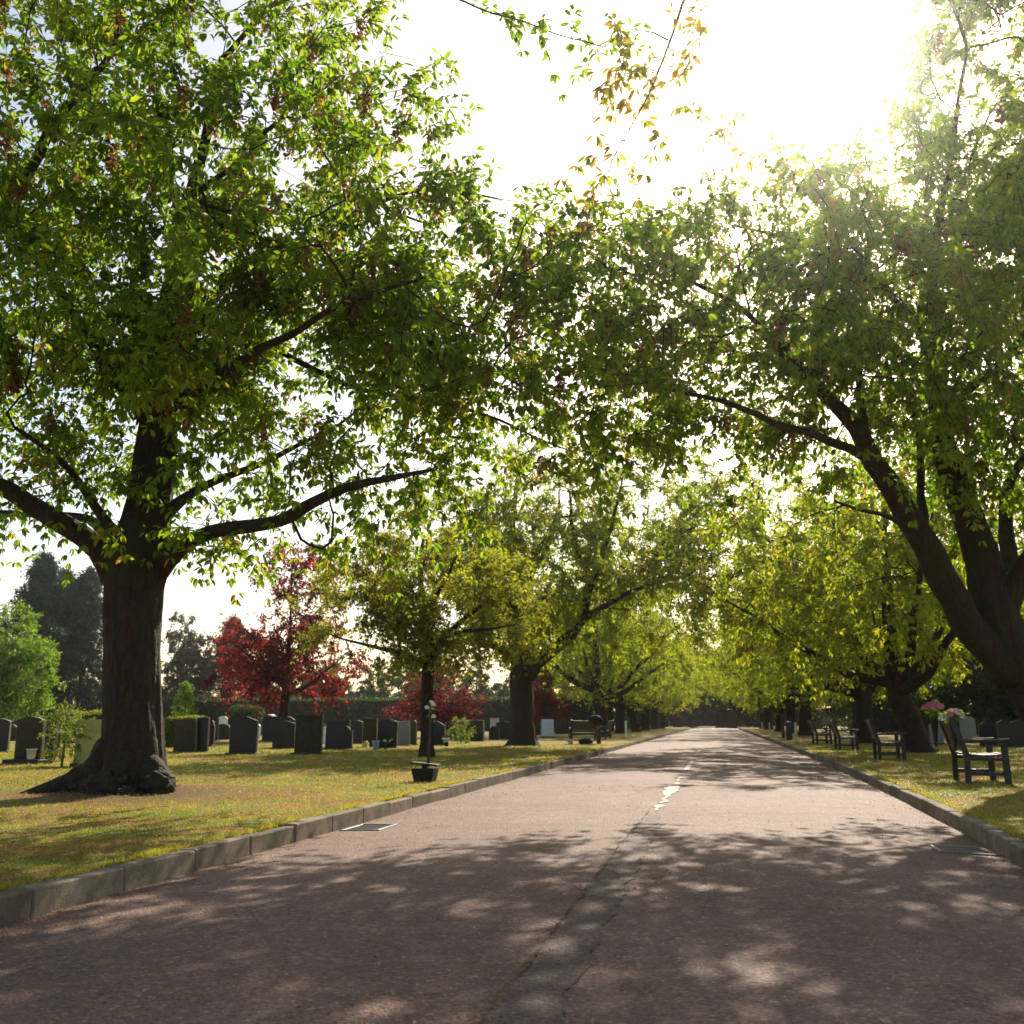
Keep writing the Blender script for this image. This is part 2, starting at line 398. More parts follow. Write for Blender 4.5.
def build_tree(seed, skel, attr, leaf, leafmat, twigs_per=7, ros=4, per=5, rich=False, rtip=.0055, twig_len=(.35, .8), droop=.25,
               origin=(0, 0, 0), trunk_fn=None, bark=None, sides=10, blossom=0, tint_mu=.42, tint_sd=.2, extra=None, leaf_w=.46, sparse=None, thin_keep=.16, thin_tint=0, twig_min_w=3, leaf_down=.55):
    """skel: list of (points, radii) - the first is the trunk. Returns (trunk mesh, crown mesh, blossom mesh or None), relative to origin."""
    rng = np.random.default_rng(seed); O = np.array(origin, float)
    wood = Wood(); sk = []
    for i, (P, R) in enumerate(skel):
        P, R = catmull(np.array(P) - O, R, (.06 if trunk_fn else .12) if i == 0 else .2)
        jit = np.array([[mnoise.noise(Vector(p * 1.3)), mnoise.noise(Vector(p * 1.3 + 9)), 0] for p in P])
        if i: P = P + jit * np.minimum(np.arange(len(P)) * .02, .12)[:, None]
        fn = None
        if i == 0 and trunk_fn: fn = trunk_fn
        elif sides >= 10: fn = lambda a, p, r, k: r * (1 + .10 * mnoise.noise(Vector((p[0] * 3 + math.cos(a), p[1] * 3 + math.sin(a), p[2] * 3))))
        rr = R.copy()
        if i: rr[:3] *= np.array([1.35, 1.18, 1.06])[:len(rr[:3])]
        wood.tube(P, rr, 84 if (i == 0 and trunk_fn) else sides, fn)
        sk.append((P, R, int(len(P) * .45) if i == 0 else min(3, len(P) - 1)))
    if extra: extra(wood)
    A = attr - O
    POS, GD, PAR, FIX, W, ch, nf = grow(rng, sk, A)
    n = len(POS)
    rad = np.zeros(n); rad[:nf] = FIX[:nf]
    for i in range(nf, n):
        rad[i] = max(rtip * .8, min(rtip * W[i] ** .55, rad[PAR[i]] * (.62 if PAR[i] < nf else 1.0)))
    kids = {}
    for i in range(nf, n): kids.setdefault(PAR[i], []).append(i)
    main = {p: max(k, key=lambda q: W[q]) for p, k in kids.items() if p >= nf}
    for i in range(nf, n):
        if PAR[i] >= nf and main[PAR[i]] == i: continue
        chain = [PAR[i], i]
        while chain[-1] in main: chain.append(main[chain[-1]])
        R = rad[chain].copy(); R[0] = R[1] * 1.15
        wood.tube(POS[chain], R, 3 if R[1] < .012 else 5 if R[1] < .03 else 7)
    # twigs on outer branches
    cand = np.array([i for i in range(nf, n) if W[i] <= twig_min_w])
    tips = np.array([i for i in range(nf, n) if ch[i] == 0])
    src = np.concatenate([np.repeat(tips, twigs_per), rng.choice(cand, int(len(tips) * twigs_per * .5))])
    clump = rng.normal(0, 1, n)
    if sparse is not None:
        thin = np.array([np.min(np.linalg.norm(sparse - O - POS[q], axis=1)) for q in src]) < .45
        src = src[~thin | (rng.random(len(src)) < thin_keep)]
    m = len(src)
    cen = A.mean(0)
    outw = norm(POS[src] - cen)
    d = norm(GD[src] * .7 + outw * .45 + rng.normal(size=(m, 3)) * .65)
    ln = rng.uniform(*twig_len, m)[:, None]
    t = np.linspace(0, 1, 4)
    P = POS[src][:, None] + d[:, None] * ln[:, None] * t[None, :, None]
    P[:, :, 2] -= (droop * ln * t[None] ** 2)
    wood.twigs(P, np.array([rtip, rtip * .8, rtip * .6, rtip * .35]))
    tr = wood.mesh('trunk', bark or M['bark'])
    # rosettes of leaves
    K = ros; tt = (np.arange(K) + .7) / K
    seg = np.clip((tt * 3).astype(int), 0, 2); fr = tt * 3 - seg
    B = P[:, seg] * (1 - fr)[None, :, None] + P[:, np.minimum(seg + 1, 3)] * fr[None, :, None]      # m,K,3
    B = np.repeat(B.reshape(-1, 3), per, 0); nL = len(B)
    td = np.repeat(np.repeat(norm(P[:, -1] - P[:, 0]), K, 0), per, 0)
    rnd = norm(rng.normal(size=(nL, 3)))
    ax = norm(td * .45 + rnd * .85 + np.array([0, 0, -leaf_down]))
    nr = norm(rng.normal(size=(nL, 3)) * .55 + np.array([0, 0, 1.0]))
    L = leaf * rng.uniform(.65, 1.2, nL)
    ct = np.repeat(np.repeat(clump[src], K), per)
    tint = np.clip(tint_mu + tint_sd * (.55 * ct + .8 * rng.normal(size=nL)), 0, 1)
    if thin_tint:
        th = np.array([np.min(np.linalg.norm(sparse - O - POS[q], axis=1)) for q in src]) < .45
        tint = np.where(np.repeat(np.repeat(th, K), per), np.clip(thin_tint + .08 * rng.normal(size=nL), 0, 1), tint)
    cr = leaves_mesh('crown', B + ax * leaf * .25, ax, nr, L, L * leaf_w, tint, leafmat, rich)
    bl = None
    if blossom:
        tb = tips if sparse is None else np.array([q for q in tips if np.min(np.linalg.norm(sparse - O - POS[q], axis=1)) > .6])
        s = rng.choice(tb, blossom); bp = POS[s] + rng.normal(size=(blossom, 3)) * .03
        per_b = 30
        b0 = np.repeat(bp, per_b, 0); q = rng.random((len(b0), 1))
        sz = np.repeat(rng.uniform(.6, 1.3, blossom), per_b)[:, None]
        b0 = b0 + rng.normal(size=(len(b0), 3)) * np.array([.035, .035, .0]) * sz; b0[:, 2] -= (q[:, 0] * .3 * sz[:, 0])
        bx = norm(rng.normal(size=(len(b0), 3)) + np.array([0, 0, -.6])); bL = rng.uniform(.045, .08, len(b0))
        bl = leaves_mesh('blossom', b0, bx, norm(rng.normal(size=(len(b0), 3))), bL, bL * .7, rng.random(len(b0)), M['blossom'], False)
    return tr, cr, bl

def plant_tree(name, label, cat, origin, meshes, group=None, rz=0):
    t = thing(name, label, cat, origin, rz, group)
    link('trunk', meshes[0], t); link('crown', meshes[1], t)
    if len(meshes) > 2 and meshes[2] is not None: link('blossom', meshes[2], t)
    return t

def px_limb(pts, Y0):
    """limb traced as (pixel x, pixel y, depth offset, radius m)"""
    return [at(x, y, Y0 + dy) for x, y, dy, r in pts], [p[3] for p in pts]

def noisy_trunk(flares, h=.30, amp=.9, burl=()):
    def fn(a, p, r, k):
        z = p[2]
        f = sum(w * max(0, math.cos(a - t)) ** q for t, w, q in flares)
        rr = r * (1 + amp * f * math.exp(-max(z, 0) / h))
        rr *= 1 + .05 * mnoise.noise(Vector((math.cos(a) * 2.6, math.sin(a) * 2.6, z * .9))) + .03 * mnoise.noise(Vector((math.cos(a) * 7, math.sin(a) * 7, z * 1.6)))
        rr += .012 * mnoise.noise(Vector((math.cos(a) * 14, math.sin(a) * 14, z * 3.5))) + .05 * mnoise.noise(Vector((math.cos(a) * 2, math.sin(a) * 2, z * 4))) * math.exp(-max(z, 0) / .35)
        rr += .035 * (abs(mnoise.noise(Vector((math.cos(a) * 6, math.sin(a) * 6, z * .8 + 5)))) - .2) + .016 * abs(mnoise.noise(Vector((math.cos(a) * 17, math.sin(a) * 17, z * 2.2))))
        for bz, bt, bw, bs in burl:
            da = (a - bt + PI) % (2 * PI) - PI
            rr += bw * math.exp(-(da / .5) ** 2 - ((z - bz) / bs) ** 2)
        return rr
    return fn

SKY = [(385, -600), (392, 60), (425, 95), (485, 160), (520, 205), (600, 190), (690, 195), (760, 178), (830, 160), (900, 120), (925, 60), (935, -600)]
def in_sky(p):
    x, y = proj(p)[0]
    ins = False; j = len(SKY) - 1
    for i in range(len(SKY)):
        xi, yi = SKY[i]; xj, yj = SKY[j]
        if (yi > y) != (yj > y) and x < (xj - xi) * (y - yi) / (yj - yi) + xi: ins = not ins
        j = i
    return ins

# ---- the big tree with the buttress roots
b = gp(133, 793); Y0 = b[1]; O1 = (b[0], b[1], LAWN)
trunk = px_limb([(133, 796, 0, .40), (133, 775, 0, .40), (133, 740, 0, .385), (132, 700, 0, .375), (132, 640, 0, .36), (134, 590, 0, .37), (139, 555, 0, .40), (149, 505, 0, .30), (157, 430, .1, .255),
                 (163, 375, .2, .21), (169, 330, .2, .17), (173, 285, .3, .135), (186, 215, .3, .09), (205, 140, .2, .06), (222, 60, .2, .04)], Y0)
limbs = [
    [(158, 566, 0, .15), (180, 548, -.1, .115), (205, 534, -.3, .10), (250, 526, -.6, .09), (300, 512, -.9, .08), (350, 488, -1.1, .055), (398, 476, -1.3, .035), (432, 470, -1.5, .018)],
    [(118, 575, 0, .19), (98, 548, -.2, .155), (66, 524, -.5, .14), (30, 505, -.8, .13), (0, 488, -1, .12), (-60, 460, -1.2, .1), (-110, 360, -1.2, .085), (-60, 260, -1.2, .09), (5, 192, -1.2, .08), (55, 125, -1.2, .07), (92, 82, -1.2, .055), (113, 40, -1.2, .035), (122, -20, -1.2, .02)],
    [(122, 562, 0, .12), (103, 530, .4, .08), (80, 517, .8, .065), (40, 515, 1.3, .05), (-10, 512, 1.8, .04)],
    [(128, 555, 0, .10), (105, 520, -.4, .07), (84, 490, -.8, .055), (50, 455, -1.3, .04), (18, 428, -1.7, .025)],
    [(148, 415, .1, .13), (128, 392, -.2, .10), (108, 368, -.4, .09), (88, 335, -.7, .075), (60, 292, -1, .06), (30, 250, -1.3, .045), (0, 212, -1.5, .03)],
    [(156, 520, 0, .11), (190, 496, .4, .065), (225, 478, .8, .055), (270, 459, 1.3, .045), (325, 430, 1.8, .025), (375, 400, 2.3, .015)],
    [(170, 418, .1, .10), (198, 388, -.3, .075), (225, 372, -.6, .065), (252, 352, -.9, .055), (300, 330, -1.3, .045), (360, 298, -1.7, .03), (420, 280, -2, .018)],
    [(176, 285, .3, .08), (180, 210, -.4, .05), (205, 190, -.7, .045), (238, 165, -1, .035), (290, 110, -1.4, .02)],
    [(158, 470, .1, .13), (150, 420, 1.2, .10), (140, 350, 2.2, .08), (180, 270, 3, .05), (240, 210, 3.6, .012)],
    [(165, 360, .2, .10), (230, 280, 1, .07), (320, 230, 1.5, .05), (420, 190, 1.8, .03), (500, 200, 2, .014)],
    [(222, 60, .2, .04), (300, -20, -.2, .035), (360, -40, -.5, .028), (420, -15, -.8, .018), (470, 4, -1, .013), (530, 22, -1.1, .01), (604, 48, -1.2, .006)],
    [(250, 330, .6, .05), (330, 380, .9, .04), (420, 400, 1, .03), (500, 420, 1.2, .02), (570, 450, 1.3, .01)],
]
sk = [trunk] + [px_limb(l, Y0) for l in limbs]
rng = np.random.default_rng(3)
cx, cy = O1[0], O1[1]
def rej1(p):
    if in_sky(p): return True
    x, y = proj(p)[0]
    lim = 470 if x < 260 else 500
    if 70 < x < 250 and 240 < y < 520 and p[1] < cy - .3 and rng.random() < .6: return True
    return y > lim or (y > 400 and rng.random() < .6)
A1 = ellip(rng, 860, [((cx - .1, cy, 6.0), (5.3, 4.8, 2.6)), ((cx, cy, 6.6), (4.9, 4.6, 6.2)), ((cx + 1.2, cy - .2, 7.2), (4.0, 3.8, 3.2)), ((cx + 3.6, cy, 6.0), (2.7, 3.2, 2.3))], .5, .85, .5, rej1, 3.6)
spray = np.array([at(470, 4, Y0 - 1), at(500, 14, Y0 - 1.05), at(535, 24, Y0 - 1.1), at(570, 36, Y0 - 1.1), at(602, 48, Y0 - 1.2), at(430, 100, Y0 + .5), at(455, 130, Y0 + .6), at(480, 165, Y0 + .7), at(505, 185, Y0 + .7), at(415, 60, Y0 + .4),
                  at(450, 85, Y0 + .5), at(525, 200, Y0 + .8), at(455, 70, Y0 + .5)])
fill = [at(x, y, Y0 + d) for x, y, d in zip(rng.uniform(460, 650, 85), rng.uniform(205, 460, 85), rng.uniform(-1.5, 3, 85))]
low = np.array([at(x, y, Y0 + d) for x, y, d in zip(np.concatenate([rng.uniform(-60, 120, 60), rng.uniform(180, 470, 75)]), np.concatenate([rng.uniform(380, 530, 60), rng.uniform(400, 550, 75)]), rng.uniform(-1.5, 2, 135))])
edge = [at(x, y, Y0 + d) for x, y, d in zip(rng.uniform(-120, 90, 110), rng.uniform(-60, 420, 110), rng.uniform(-2.5, 2, 110))]
top = [at(x, y, Y0 + d) for x, y, d in zip(rng.uniform(60, 375, 120), rng.uniform(-120, 130, 120), rng.uniform(-2.5, 2, 120))]
A1 = np.vstack([A1, fill, edge, top, spray, low]); spray = np.vstack([spray, low])
def roots1(w):
    # surface roots and the two burls at the foot
    def root(pts, rs, k=28):
        P, R = catmull(np.array(pts), rs, .06)
        w.tube(P, R, k, lambda a, p, r, i: r * (1 + .26 * mnoise.noise(Vector((p[0] * 5 + math.cos(a) * 1.2, p[1] * 5 + math.sin(a) * 1.2, p[2] * 5))) + .16 * abs(mnoise.noise(Vector((p[0] * 4 + math.cos(a) * 4, p[1] * 4 + math.sin(a) * 4, p[2] * 4))))))
    root([(-.22, -.1, .55), (-.42, -.22, .26), (-.68, -.32, .12), (-1.0, -.42, .03), (-1.4, -.5, -.06)], [.26, .23, .17, .11, .05])
    root([(-.25, .15, .5), (-.5, .2, .2), (-.8, .3, .06), (-1.1, .35, -.05)], [.22, .18, .13, .06])
    root([(.12, -.08, .46), (.32, -.18, .3), (.5, -.26, .14), (.6, -.32, .0), (.63, -.34, -.12)], [.14, .18, .2, .19, .15])
    root([(.0, -.25, .5), (-.05, -.42, .18), (-.08, -.62, .02), (-.1, -.8, -.1)], [.22, .2, .13, .06])
    for c, r, s, sd in (((-.02, -.62, .1), .24, (1.25, 1, .8), 1), ((.58, -.38, .11), .2, (1, 1, .95), 2), ((.3, -.68, .03), .12, (1.2, 1, .8), 3), ((-.3, -.5, .08), .17, (1.5, 1, .7), 4)):
        bm = bmesh.new(); blob(bm, c, r, 4, .38, s, 2.4, sd)
        for v in bm.verts: v.co += (v.co - Vector(c)).normalized() * (.03 * mnoise.noise(v.co * 9) + .02 * mnoise.noise(v.co * 22))
        bm.verts.ensure_lookup_table()
        V = np.array([v.co for v in bm.verts]); T = np.array([[q.index for q in f.verts] for f in bm.faces])
        T4 = np.hstack([T, T[:, :1]])
        w.V.append(V); w.T.append(T + w.n); w.n += len(V); bm.free()
def wood_mesh(s, name, m):
    Fq = [np.vstack(s.Q)] + ([np.vstack(s.T)] if s.T else [])
    return mesh_np(name, np.vstack(s.V), Fq, m, smooth=True)
Wood.mesh = wood_mesh
fl = noisy_trunk([(PI * .05, .9, 2), (PI * .8, .8, 2), (PI * 1.25, .9, 2), (PI * 1.6, .7, 3), (PI * .45, .7, 2)], .22, .42, ((3.15, .2, .05, .25), (3.0, 3.3, .06, .3), (2.4, 4.6, .03, .2)))
ms = build_tree(11, sk, A1, .125, M['cherry_leaf'], 6, 4, 5, True, .0055, (.35, .85), .28, O1, fl, blossom=700, extra=roots1, sides=14, tint_mu=.5, sparse=spray, thin_keep=.45)
plant_tree('cherry_tree', 'huge old cherry tree with gnarled buttress roots and low spreading limbs beside kerb', 'tree', O1, ms)

# ---- the big leaning tree by the near bench
b = gp(1068, 782); Y0 = b[1]; O2 = (b[0], b[1], LAWN)
trunk = px_limb([(1070, 786, 0, .50), (1064, 765, 0, .48), (1050, 725, -.05, .46), (1028, 680, -.1, .46), (1008, 645, -.15, .48), (994, 612, -.2, .44), (984, 565, -.3, .36), (966, 512, -.4, .29), (947, 460, -.5, .24), (940, 420, -.6, .20), (937, 372, -.6, .17), (934, 325, -.7, .13), (932, 270, -.8, .085), (945, 190, -.9, .05), (958, 110, -1, .028)], Y0)
limbs = [
    [(1012, 676, -.12, .30), (986, 645, -.35, .34), (966, 620, -.65, .31), (948, 588, -1, .29), (924, 545, -1.4, .27), (900, 505, -1.7, .23), (876, 462, -2, .2), (856, 426, -2.3, .16), (826, 390, -2.6, .12), (790, 356, -3, .08), (750, 328, -3.4, .045)],
    [(944, 425, -.6, .13), (964, 396, -.3, .11), (990, 370, 0, .095), (1030, 330, .3, .07), (1070, 270, .5, .04)],
    [(1000, 600, -.2, .25), (1008, 560, .3, .19), (1002, 520, .8, .15), (1012, 480, 1.2, .12), (1050, 430, 1.6, .08), (1090, 380, 2, .05)],
    [(1000, 610, -.1, .28), (1026, 568, -.5, .22), (1070, 520, -1, .18), (1130, 450, -1.5, .13), (1180, 360, -2, .08)],
    [(922, 545, -1.4, .12), (922, 500, -.8, .085), (920, 450, -.3, .07), (905, 390, .2, .05), (880, 330, .6, .03)],
    [(914, 530, -1.5, .07), (890, 518, -2, .045), (864, 510, -2.5, .035), (835, 500, -3, .02)],
    [(870, 455, -2, .12), (858, 400, -1.2, .09), (862, 330, -.5, .07), (868, 260, 0, .045), (872, 215, .2, .02)],
    [(876, 462, -2, .11), (830, 440, -3.2, .08), (770, 420, -4.2, .06), (710, 400, -5, .04), (650, 385, -5.6, .02)],
    [(936, 365, -.6, .10), (905, 310, -1.2, .075), (860, 270, -1.8, .055), (800, 240, -2.3, .04), (730, 225, -2.7, .02)],
    [(790, 356, -3, .06), (730, 300, -3.2, .045), (670, 270, -3.4, .03), (610, 250, -3.6, .015)],
    [(950, 150, -.95, .04), (965, 40, -2.2, .034), (920, -60, -4, .03), (800, -110, -6.4, .04), (722, -70, -7.4, .03), (684, 5, -7.8, .02), (658, 60, -7.9, .014), (636, 110, -8, .009), (608, 172, -8.1, .005)],
    [(668, 40, -7.85, .01), (640, 30, -7.7, .009), (626, 66, -7.7, .006), (617, 90, -7.7, .004)],
]
trunk = (trunk[0], [q * .76 for q in trunk[1]])
sk = [trunk] + [(lambda a: (a[0], [q * .78 for q in a[1]]))(px_limb(l, Y0)) for l in limbs]
rng = np.random.default_rng(4)
def rej2(p):
    if in_sky(p): return True
    x, y = proj(p)[0]
    return y > 520 - max(0, (x - 560)) * .12 and x < 900
ct = at(840, 330, Y0 - 2); ct2 = at(690, 310, Y0 - 3.6); ct3 = at(1010, 230, Y0 - .4); ct4 = at(1090, 400, Y0)
A2 = ellip(rng, 900, [(tuple(ct), (3.6, 3.6, 3.0)), (tuple(ct2), (3.0, 2.8, 2.4)), (tuple(ct3), (3.0, 4.0, 4.8)), (tuple(ct4), (3.4, 4.0, 4.0))], .5, .85, .5, rej2, 4.0)
SP2 = np.vstack([[at(x, y, Y0 - 7.9) for x, y in ((640, 112), (625, 140), (610, 170), (655, 70), (668, 100), (630, 55), (618, 88), (625, 20), (650, 15), (690, 60), (700, 45), (665, 120))],
                [at(x, y, Y0 - 3) for x, y in ((690, 160), (700, 150), (720, 140), (740, 165), (660, 180), (640, 185), (610, 190))]])
tr = [at(x, y, Y0 + d) for x, y, d in zip(rng.uniform(915, 1110, 170), rng.uniform(-90, 270, 170), rng.uniform(-2.5, 1.5, 170))]
md = [at(x, y, Y0 + d) for x, y, d in zip(rng.uniform(710, 1000, 130), rng.uniform(195, 430, 130), rng.uniform(-4, 1, 130))]
A2 = np.vstack([A2, tr, md, SP2])
fl2 = noisy_trunk([(PI * .05, .7, 2), (PI * .8, .8, 2), (PI * 1.3, .7, 2), (PI * 1.65, .7, 2)], .25, .5, ((1.55, 4.3, .07, .25),))
ms = build_tree(12, sk, A2, .122, M['cherry_leaf'], 6, 4, 5, True, .0058, (.35, .85), .3, O2, fl2, blossom=380, sides=14, tint_mu=.5, sparse=SP2, thin_keep=.24, thin_tint=.88)
plant_tree('cherry_tree', 'massive leaning cherry tree arching over the road beside the bench with flowers', 'tree', O2, ms)

# ---- young tree with bronze leaves
b = gp(427, 757); Y0 = b[1]; O3 = (b[0], b[1], LAWN)
trunk = px_limb([(427, 759, 0, .20), (427, 745, 0, .165), (427, 710, 0, .15), (428, 670, 0, .14), (430, 650, 0, .13), (424, 610, .1, .09), (420, 570, .2, .05), (424, 535, .2, .03)], Y0)
limbs = [[(427, 665, 0, .09), (405, 655, -.2, .07), (380, 648, -.4, .055), (345, 640, -.7, .03), (320, 630, -.9, .015)],
         [(430, 660, 0, .10), (442, 640, .2, .08), (462, 620, .4, .06), (490, 600, .6, .035), (510, 585, .7, .02)],
         [(430, 655, 0, .08), (450, 635, -.5, .06), (480, 630, -.9, .04), (515, 625, -1.2, .02)],
         [(428, 640, 0, .08), (405, 610, .6, .06), (380, 580, 1, .035), (360, 560, 1.3, .02)],
         [(425, 615, .1, .07), (445, 580, -.4, .045), (460, 550, -.8, .02)]]
sk = [trunk] + [px_limb(l, Y0) for l in limbs]
rng = np.random.default_rng(5); c = at(420, 600, Y0)
A3 = ellip(rng, 560, [((c[0] + .2, c[1], 4.0), (3.7, 2.8, 1.75)), ((c[0] + .2, c[1], 4.6), (2.2, 2.1, 1.9))], .3, .8, .5, None, 2.6)
ms = build_tree(13, sk, A3, .10, M['gold_leaf'], 7, 4, 5, False, .006, (.3, .7), .25, O3, noisy_trunk([(0, .6, 2), (2, .6, 2), (4, .6, 2)], .2, .4), sides=10, tint_mu=.34)
plant_tree('cherry_tree', 'small cherry tree with thin trunk and bronze leaves behind black flower stand', 'tree', O3, ms)

# ---- tall tree with a curved limb
b = gp(523, 746); Y0 = b[1]; O4 = (b[0], b[1], LAWN)
trunk = px_limb([(523, 748, 0, .62), (523, 740, 0, .50), (522, 715, 0, .44), (521, 680, 0, .42), (522, 660, 0, .42), (516, 640, .1, .30), (508, 600, .3, .2), (510, 550, .5, .14), (515, 500, .6, .08), (520, 460, .6, .05)], Y0)
limbs = [[(527, 672, 0, .32), (545, 655, -.2, .27), (566, 640, -.4, .24), (582, 618, -.6, .2), (590, 590, -.7, .16), (604, 550, -.9, .11), (615, 510, -1, .06), (625, 470, -1, .03)],
         [(516, 660, 0, .2), (500, 648, -.4, .16), (475, 640, -1, .12), (450, 628, -1.5, .06)],
         [(582, 620, -.6, .14), (615, 600, -1, .1), (650, 585, -1.4, .06), (690, 575, -1.8, .03)],
         [(512, 620, .2, .18), (530, 580, .8, .12), (550, 540, 1.2, .08), (560, 490, 1.5, .04)],
         [(508, 600, .3, .14), (480, 560, 0, .1), (460, 520, -.4, .05)],
         [(592, 580, -.8, .12), (575, 540, -1.6, .08), (570, 490, -2.2, .04)]]
sk = [trunk] + [px_limb(l, Y0) for l in limbs]
rng = np.random.default_rng(6); c = at(565, 560, Y0)
A4 = ellip(rng, 1150, [((c[0] + .6, c[1], 6.4), (6.0, 4.6, 2.8)), ((c[0] + .9, c[1], 8.8), (5.6, 4.2, 3.8)), ((c[0] - 2.4, c[1], 5.6), (2.8, 3.0, 2.2)), ((c[0] + 4.4, c[1], 7.4), (3.6, 3.6, 3.8)), ((c[0] - 4.2, c[1], 7.6), (3.2, 3.2, 2.6))], .36, .5, .5, None, 3.4)
ms = build_tree(14, sk, A4, .15, M['row_leaf'], 7, 4, 5, False, .008, (.4, 1.0), .25, O4, noisy_trunk([(0, .6, 2), (2, .6, 2), (4, .6, 2)], .3, .5), sides=10, tint_mu=.5)
plant_tree('cherry_tree', 'tall cherry tree with forked trunk and one limb curving out over the road', 'tree', O4, ms)

# ---- trees of the far avenue
def row_proto(seed, h=8.5, rw=4.2, lean=0.0, fork=1.9, r0=.36, nattr=620, leaf=.19, m='row_leaf', zc=None, twigs=6, per=4, ros=4, zmin=2.4, tint=.5, hole=.3, shapes=None, nlimb=6):
    rng = np.random.default_rng(seed)
    P = [(0, 0, -.1), (lean * .2, 0, .25), (lean * .6, 0, fork * .7), (lean, 0, fork), (lean * 1.3, 0, fork + h * .15), (lean * 1.2, .1, h * .6), (lean, 0, h * .88)]
    R = [r0 * 1.5, r0 * 1.1, r0 * .95, r0, r0 * .65, r0 * .3, r0 * .12]
    sk = [(P, R)]
    a0 = rng.random() * 6
    for k in range(nlimb):
        a = a0 + k * 2 * PI / nlimb + rng.normal() * .25; el = rng.uniform(.35, 1.0); L = rw * rng.uniform(.7, .95)
        s = np.array([lean, 0, fork + rng.uniform(-.3, .8)]); d = np.array([math.cos(a) * math.cos(el), math.sin(a) * math.cos(el), math.sin(el)])
        pts = [s, s + d * L * .3 + [0, 0, -.05 * L], s + d * L * .65 + [0, 0, .03 * L], s + d * L + [0, 0, .12 * L]]
        rr = r0 * rng.uniform(.42, .62)
        sk.append((pts, [rr, rr * .75, rr * .45, rr * .15]))
    zc = zc or h * .58
    if shapes is None: shapes = [((lean, 0, zc - .6), (rw, rw, h * .3)), ((lean, 0, zc + .3), (rw * .92, rw * .92, h - zc))]
    A = ellip(rng, nattr, shapes, hole, .6, .5, None, zmin)
    return build_tree(seed + 50, sk, A, leaf, M[m], twigs, ros, per, False, .009, (.4, 1.0), .25, (0, 0, 0), None, M['bark_far'], 8, tint_mu=tint)
avA = row_proto(21, 11.4, 6.9, .0, 1.9, .38)
avB = row_proto(22, 10.4, 6.8, .5, 1.6, .36, tint=.55)
avC = row_proto(23, 11.8, 7.0, -.3, 2.2, .42, tint=.45)

def avenue(mesh, X, Y, rz, sc, label, group):
    t = plant_tree('avenue_tree', label, 'tree', (X, Y, LAWN), mesh, group, rz); t.scale = (sc, sc, sc * random.uniform(.96, 1.05)); return t
GA = 'trees lining the avenue'
avenue(avB, 6.0, 33, PI, 1.0, 'leaning avenue tree standing behind the second bench from the pink flowers', GA)
avenue(avA, 6.3, 47, .7, 1.0, 'upright avenue tree just beyond the benches on the bench side', GA)
avenue(avC, 7.6, 57, 2.2, .95, 'slimmer avenue tree set back from the kerb beyond the farthest bench', GA)
avenue(avC, 5.6, 70, 2.0, 1.0, 'avenue tree with thick forked trunk beside the white marker post', GA)
avenue(avA, 5.7, 84, 3.9, 1.0, 'avenue tree past the white marker post on the bench side', GA)
avenue(avB, 5.6, 99, 5.0, 1.05, 'avenue tree beside the pair of small white stakes', GA)
avenue(avC, 5.5, 116, 1.2, 1.0, 'avenue tree next before the last on the bench side', GA)
avenue(avA, 5.6, 134, 2.4, 1.05, 'last avenue tree before the gate on the bench side', GA)
avenue(avC, -7.3, 66, .4, 1.0, 'avenue tree directly behind the farther dark bench by the road', GA)
avenue(avA, -7.4, 79, 1.9, 1.0, 'second avenue tree beyond the dark benches, opposite the marker post', GA)
avenue(avB, -7.2, 92, 3.2, 1.0, 'third avenue tree beyond the dark benches on the headstone side', GA)
avenue(avC, -7.3, 105, 4.4, 1.0, 'fourth avenue tree beyond the dark benches on the headstone side', GA)
avenue(avA, -7.2, 119, 5.4, 1.05, 'next to last avenue tree on the headstone side', GA)
avenue(avB, -7.2, 134, .9, 1.05, 'last avenue tree before the gate on the headstone side', GA)

# ---- red trees, lime tree, conifers, backdrop trees
redm = row_proto(31, 8.8, 3.6, .1, 2.0, .22, 240, .19, 'red_leaf', 4.6, 7, 4, 4, 1.7, .34, .36, [((0, 0, 3.7), (3.7, 3.5, 2.0)), ((.5, 0, 6.6), (1.9, 1.9, 2.6)), ((-1.4, 0, 3.6), (2.6, 2.2, 1.9))])
b = at(283, 716, 46); plant_tree('maple_tree', 'dark red leaved maple standing behind the mossy headstones', 'tree', (b[0], 46, LAWN), redm).scale = (1.0, 1.0, 1.1)
b = at(437, 716, 57); t = plant_tree('maple_tree', 'low red leaved maple half hidden behind the bronze cherry', 'tree', (b[0], 57, LAWN), redm, None, 2.0); t.scale = (.8, .8, .5)
b = at(545, 716, 62); t = plant_tree('maple_tree', 'small red leaved maple showing beside the tall forked cherry', 'tree', (b[0], 62, LAWN), redm, None, 4.0); t.scale = (.42, .42, .5)
lime = row_proto(33, 7.6, 2.9, 0, 1.2, .16, 420, .2, 'lime_leaf', 4.2, 6, 4, 4, 1.2, .5, .1, [((0, 0, 3.4), (2.9, 2.8, 2.4)), ((0, 0, 4.9), (2.4, 2.4, 3.1))])
b = at(4, 716, 56); plant_tree('lime_tree', 'bright lime green round tree at the edge of the cemetery', 'tree', (b[0], 56, LAWN), lime)
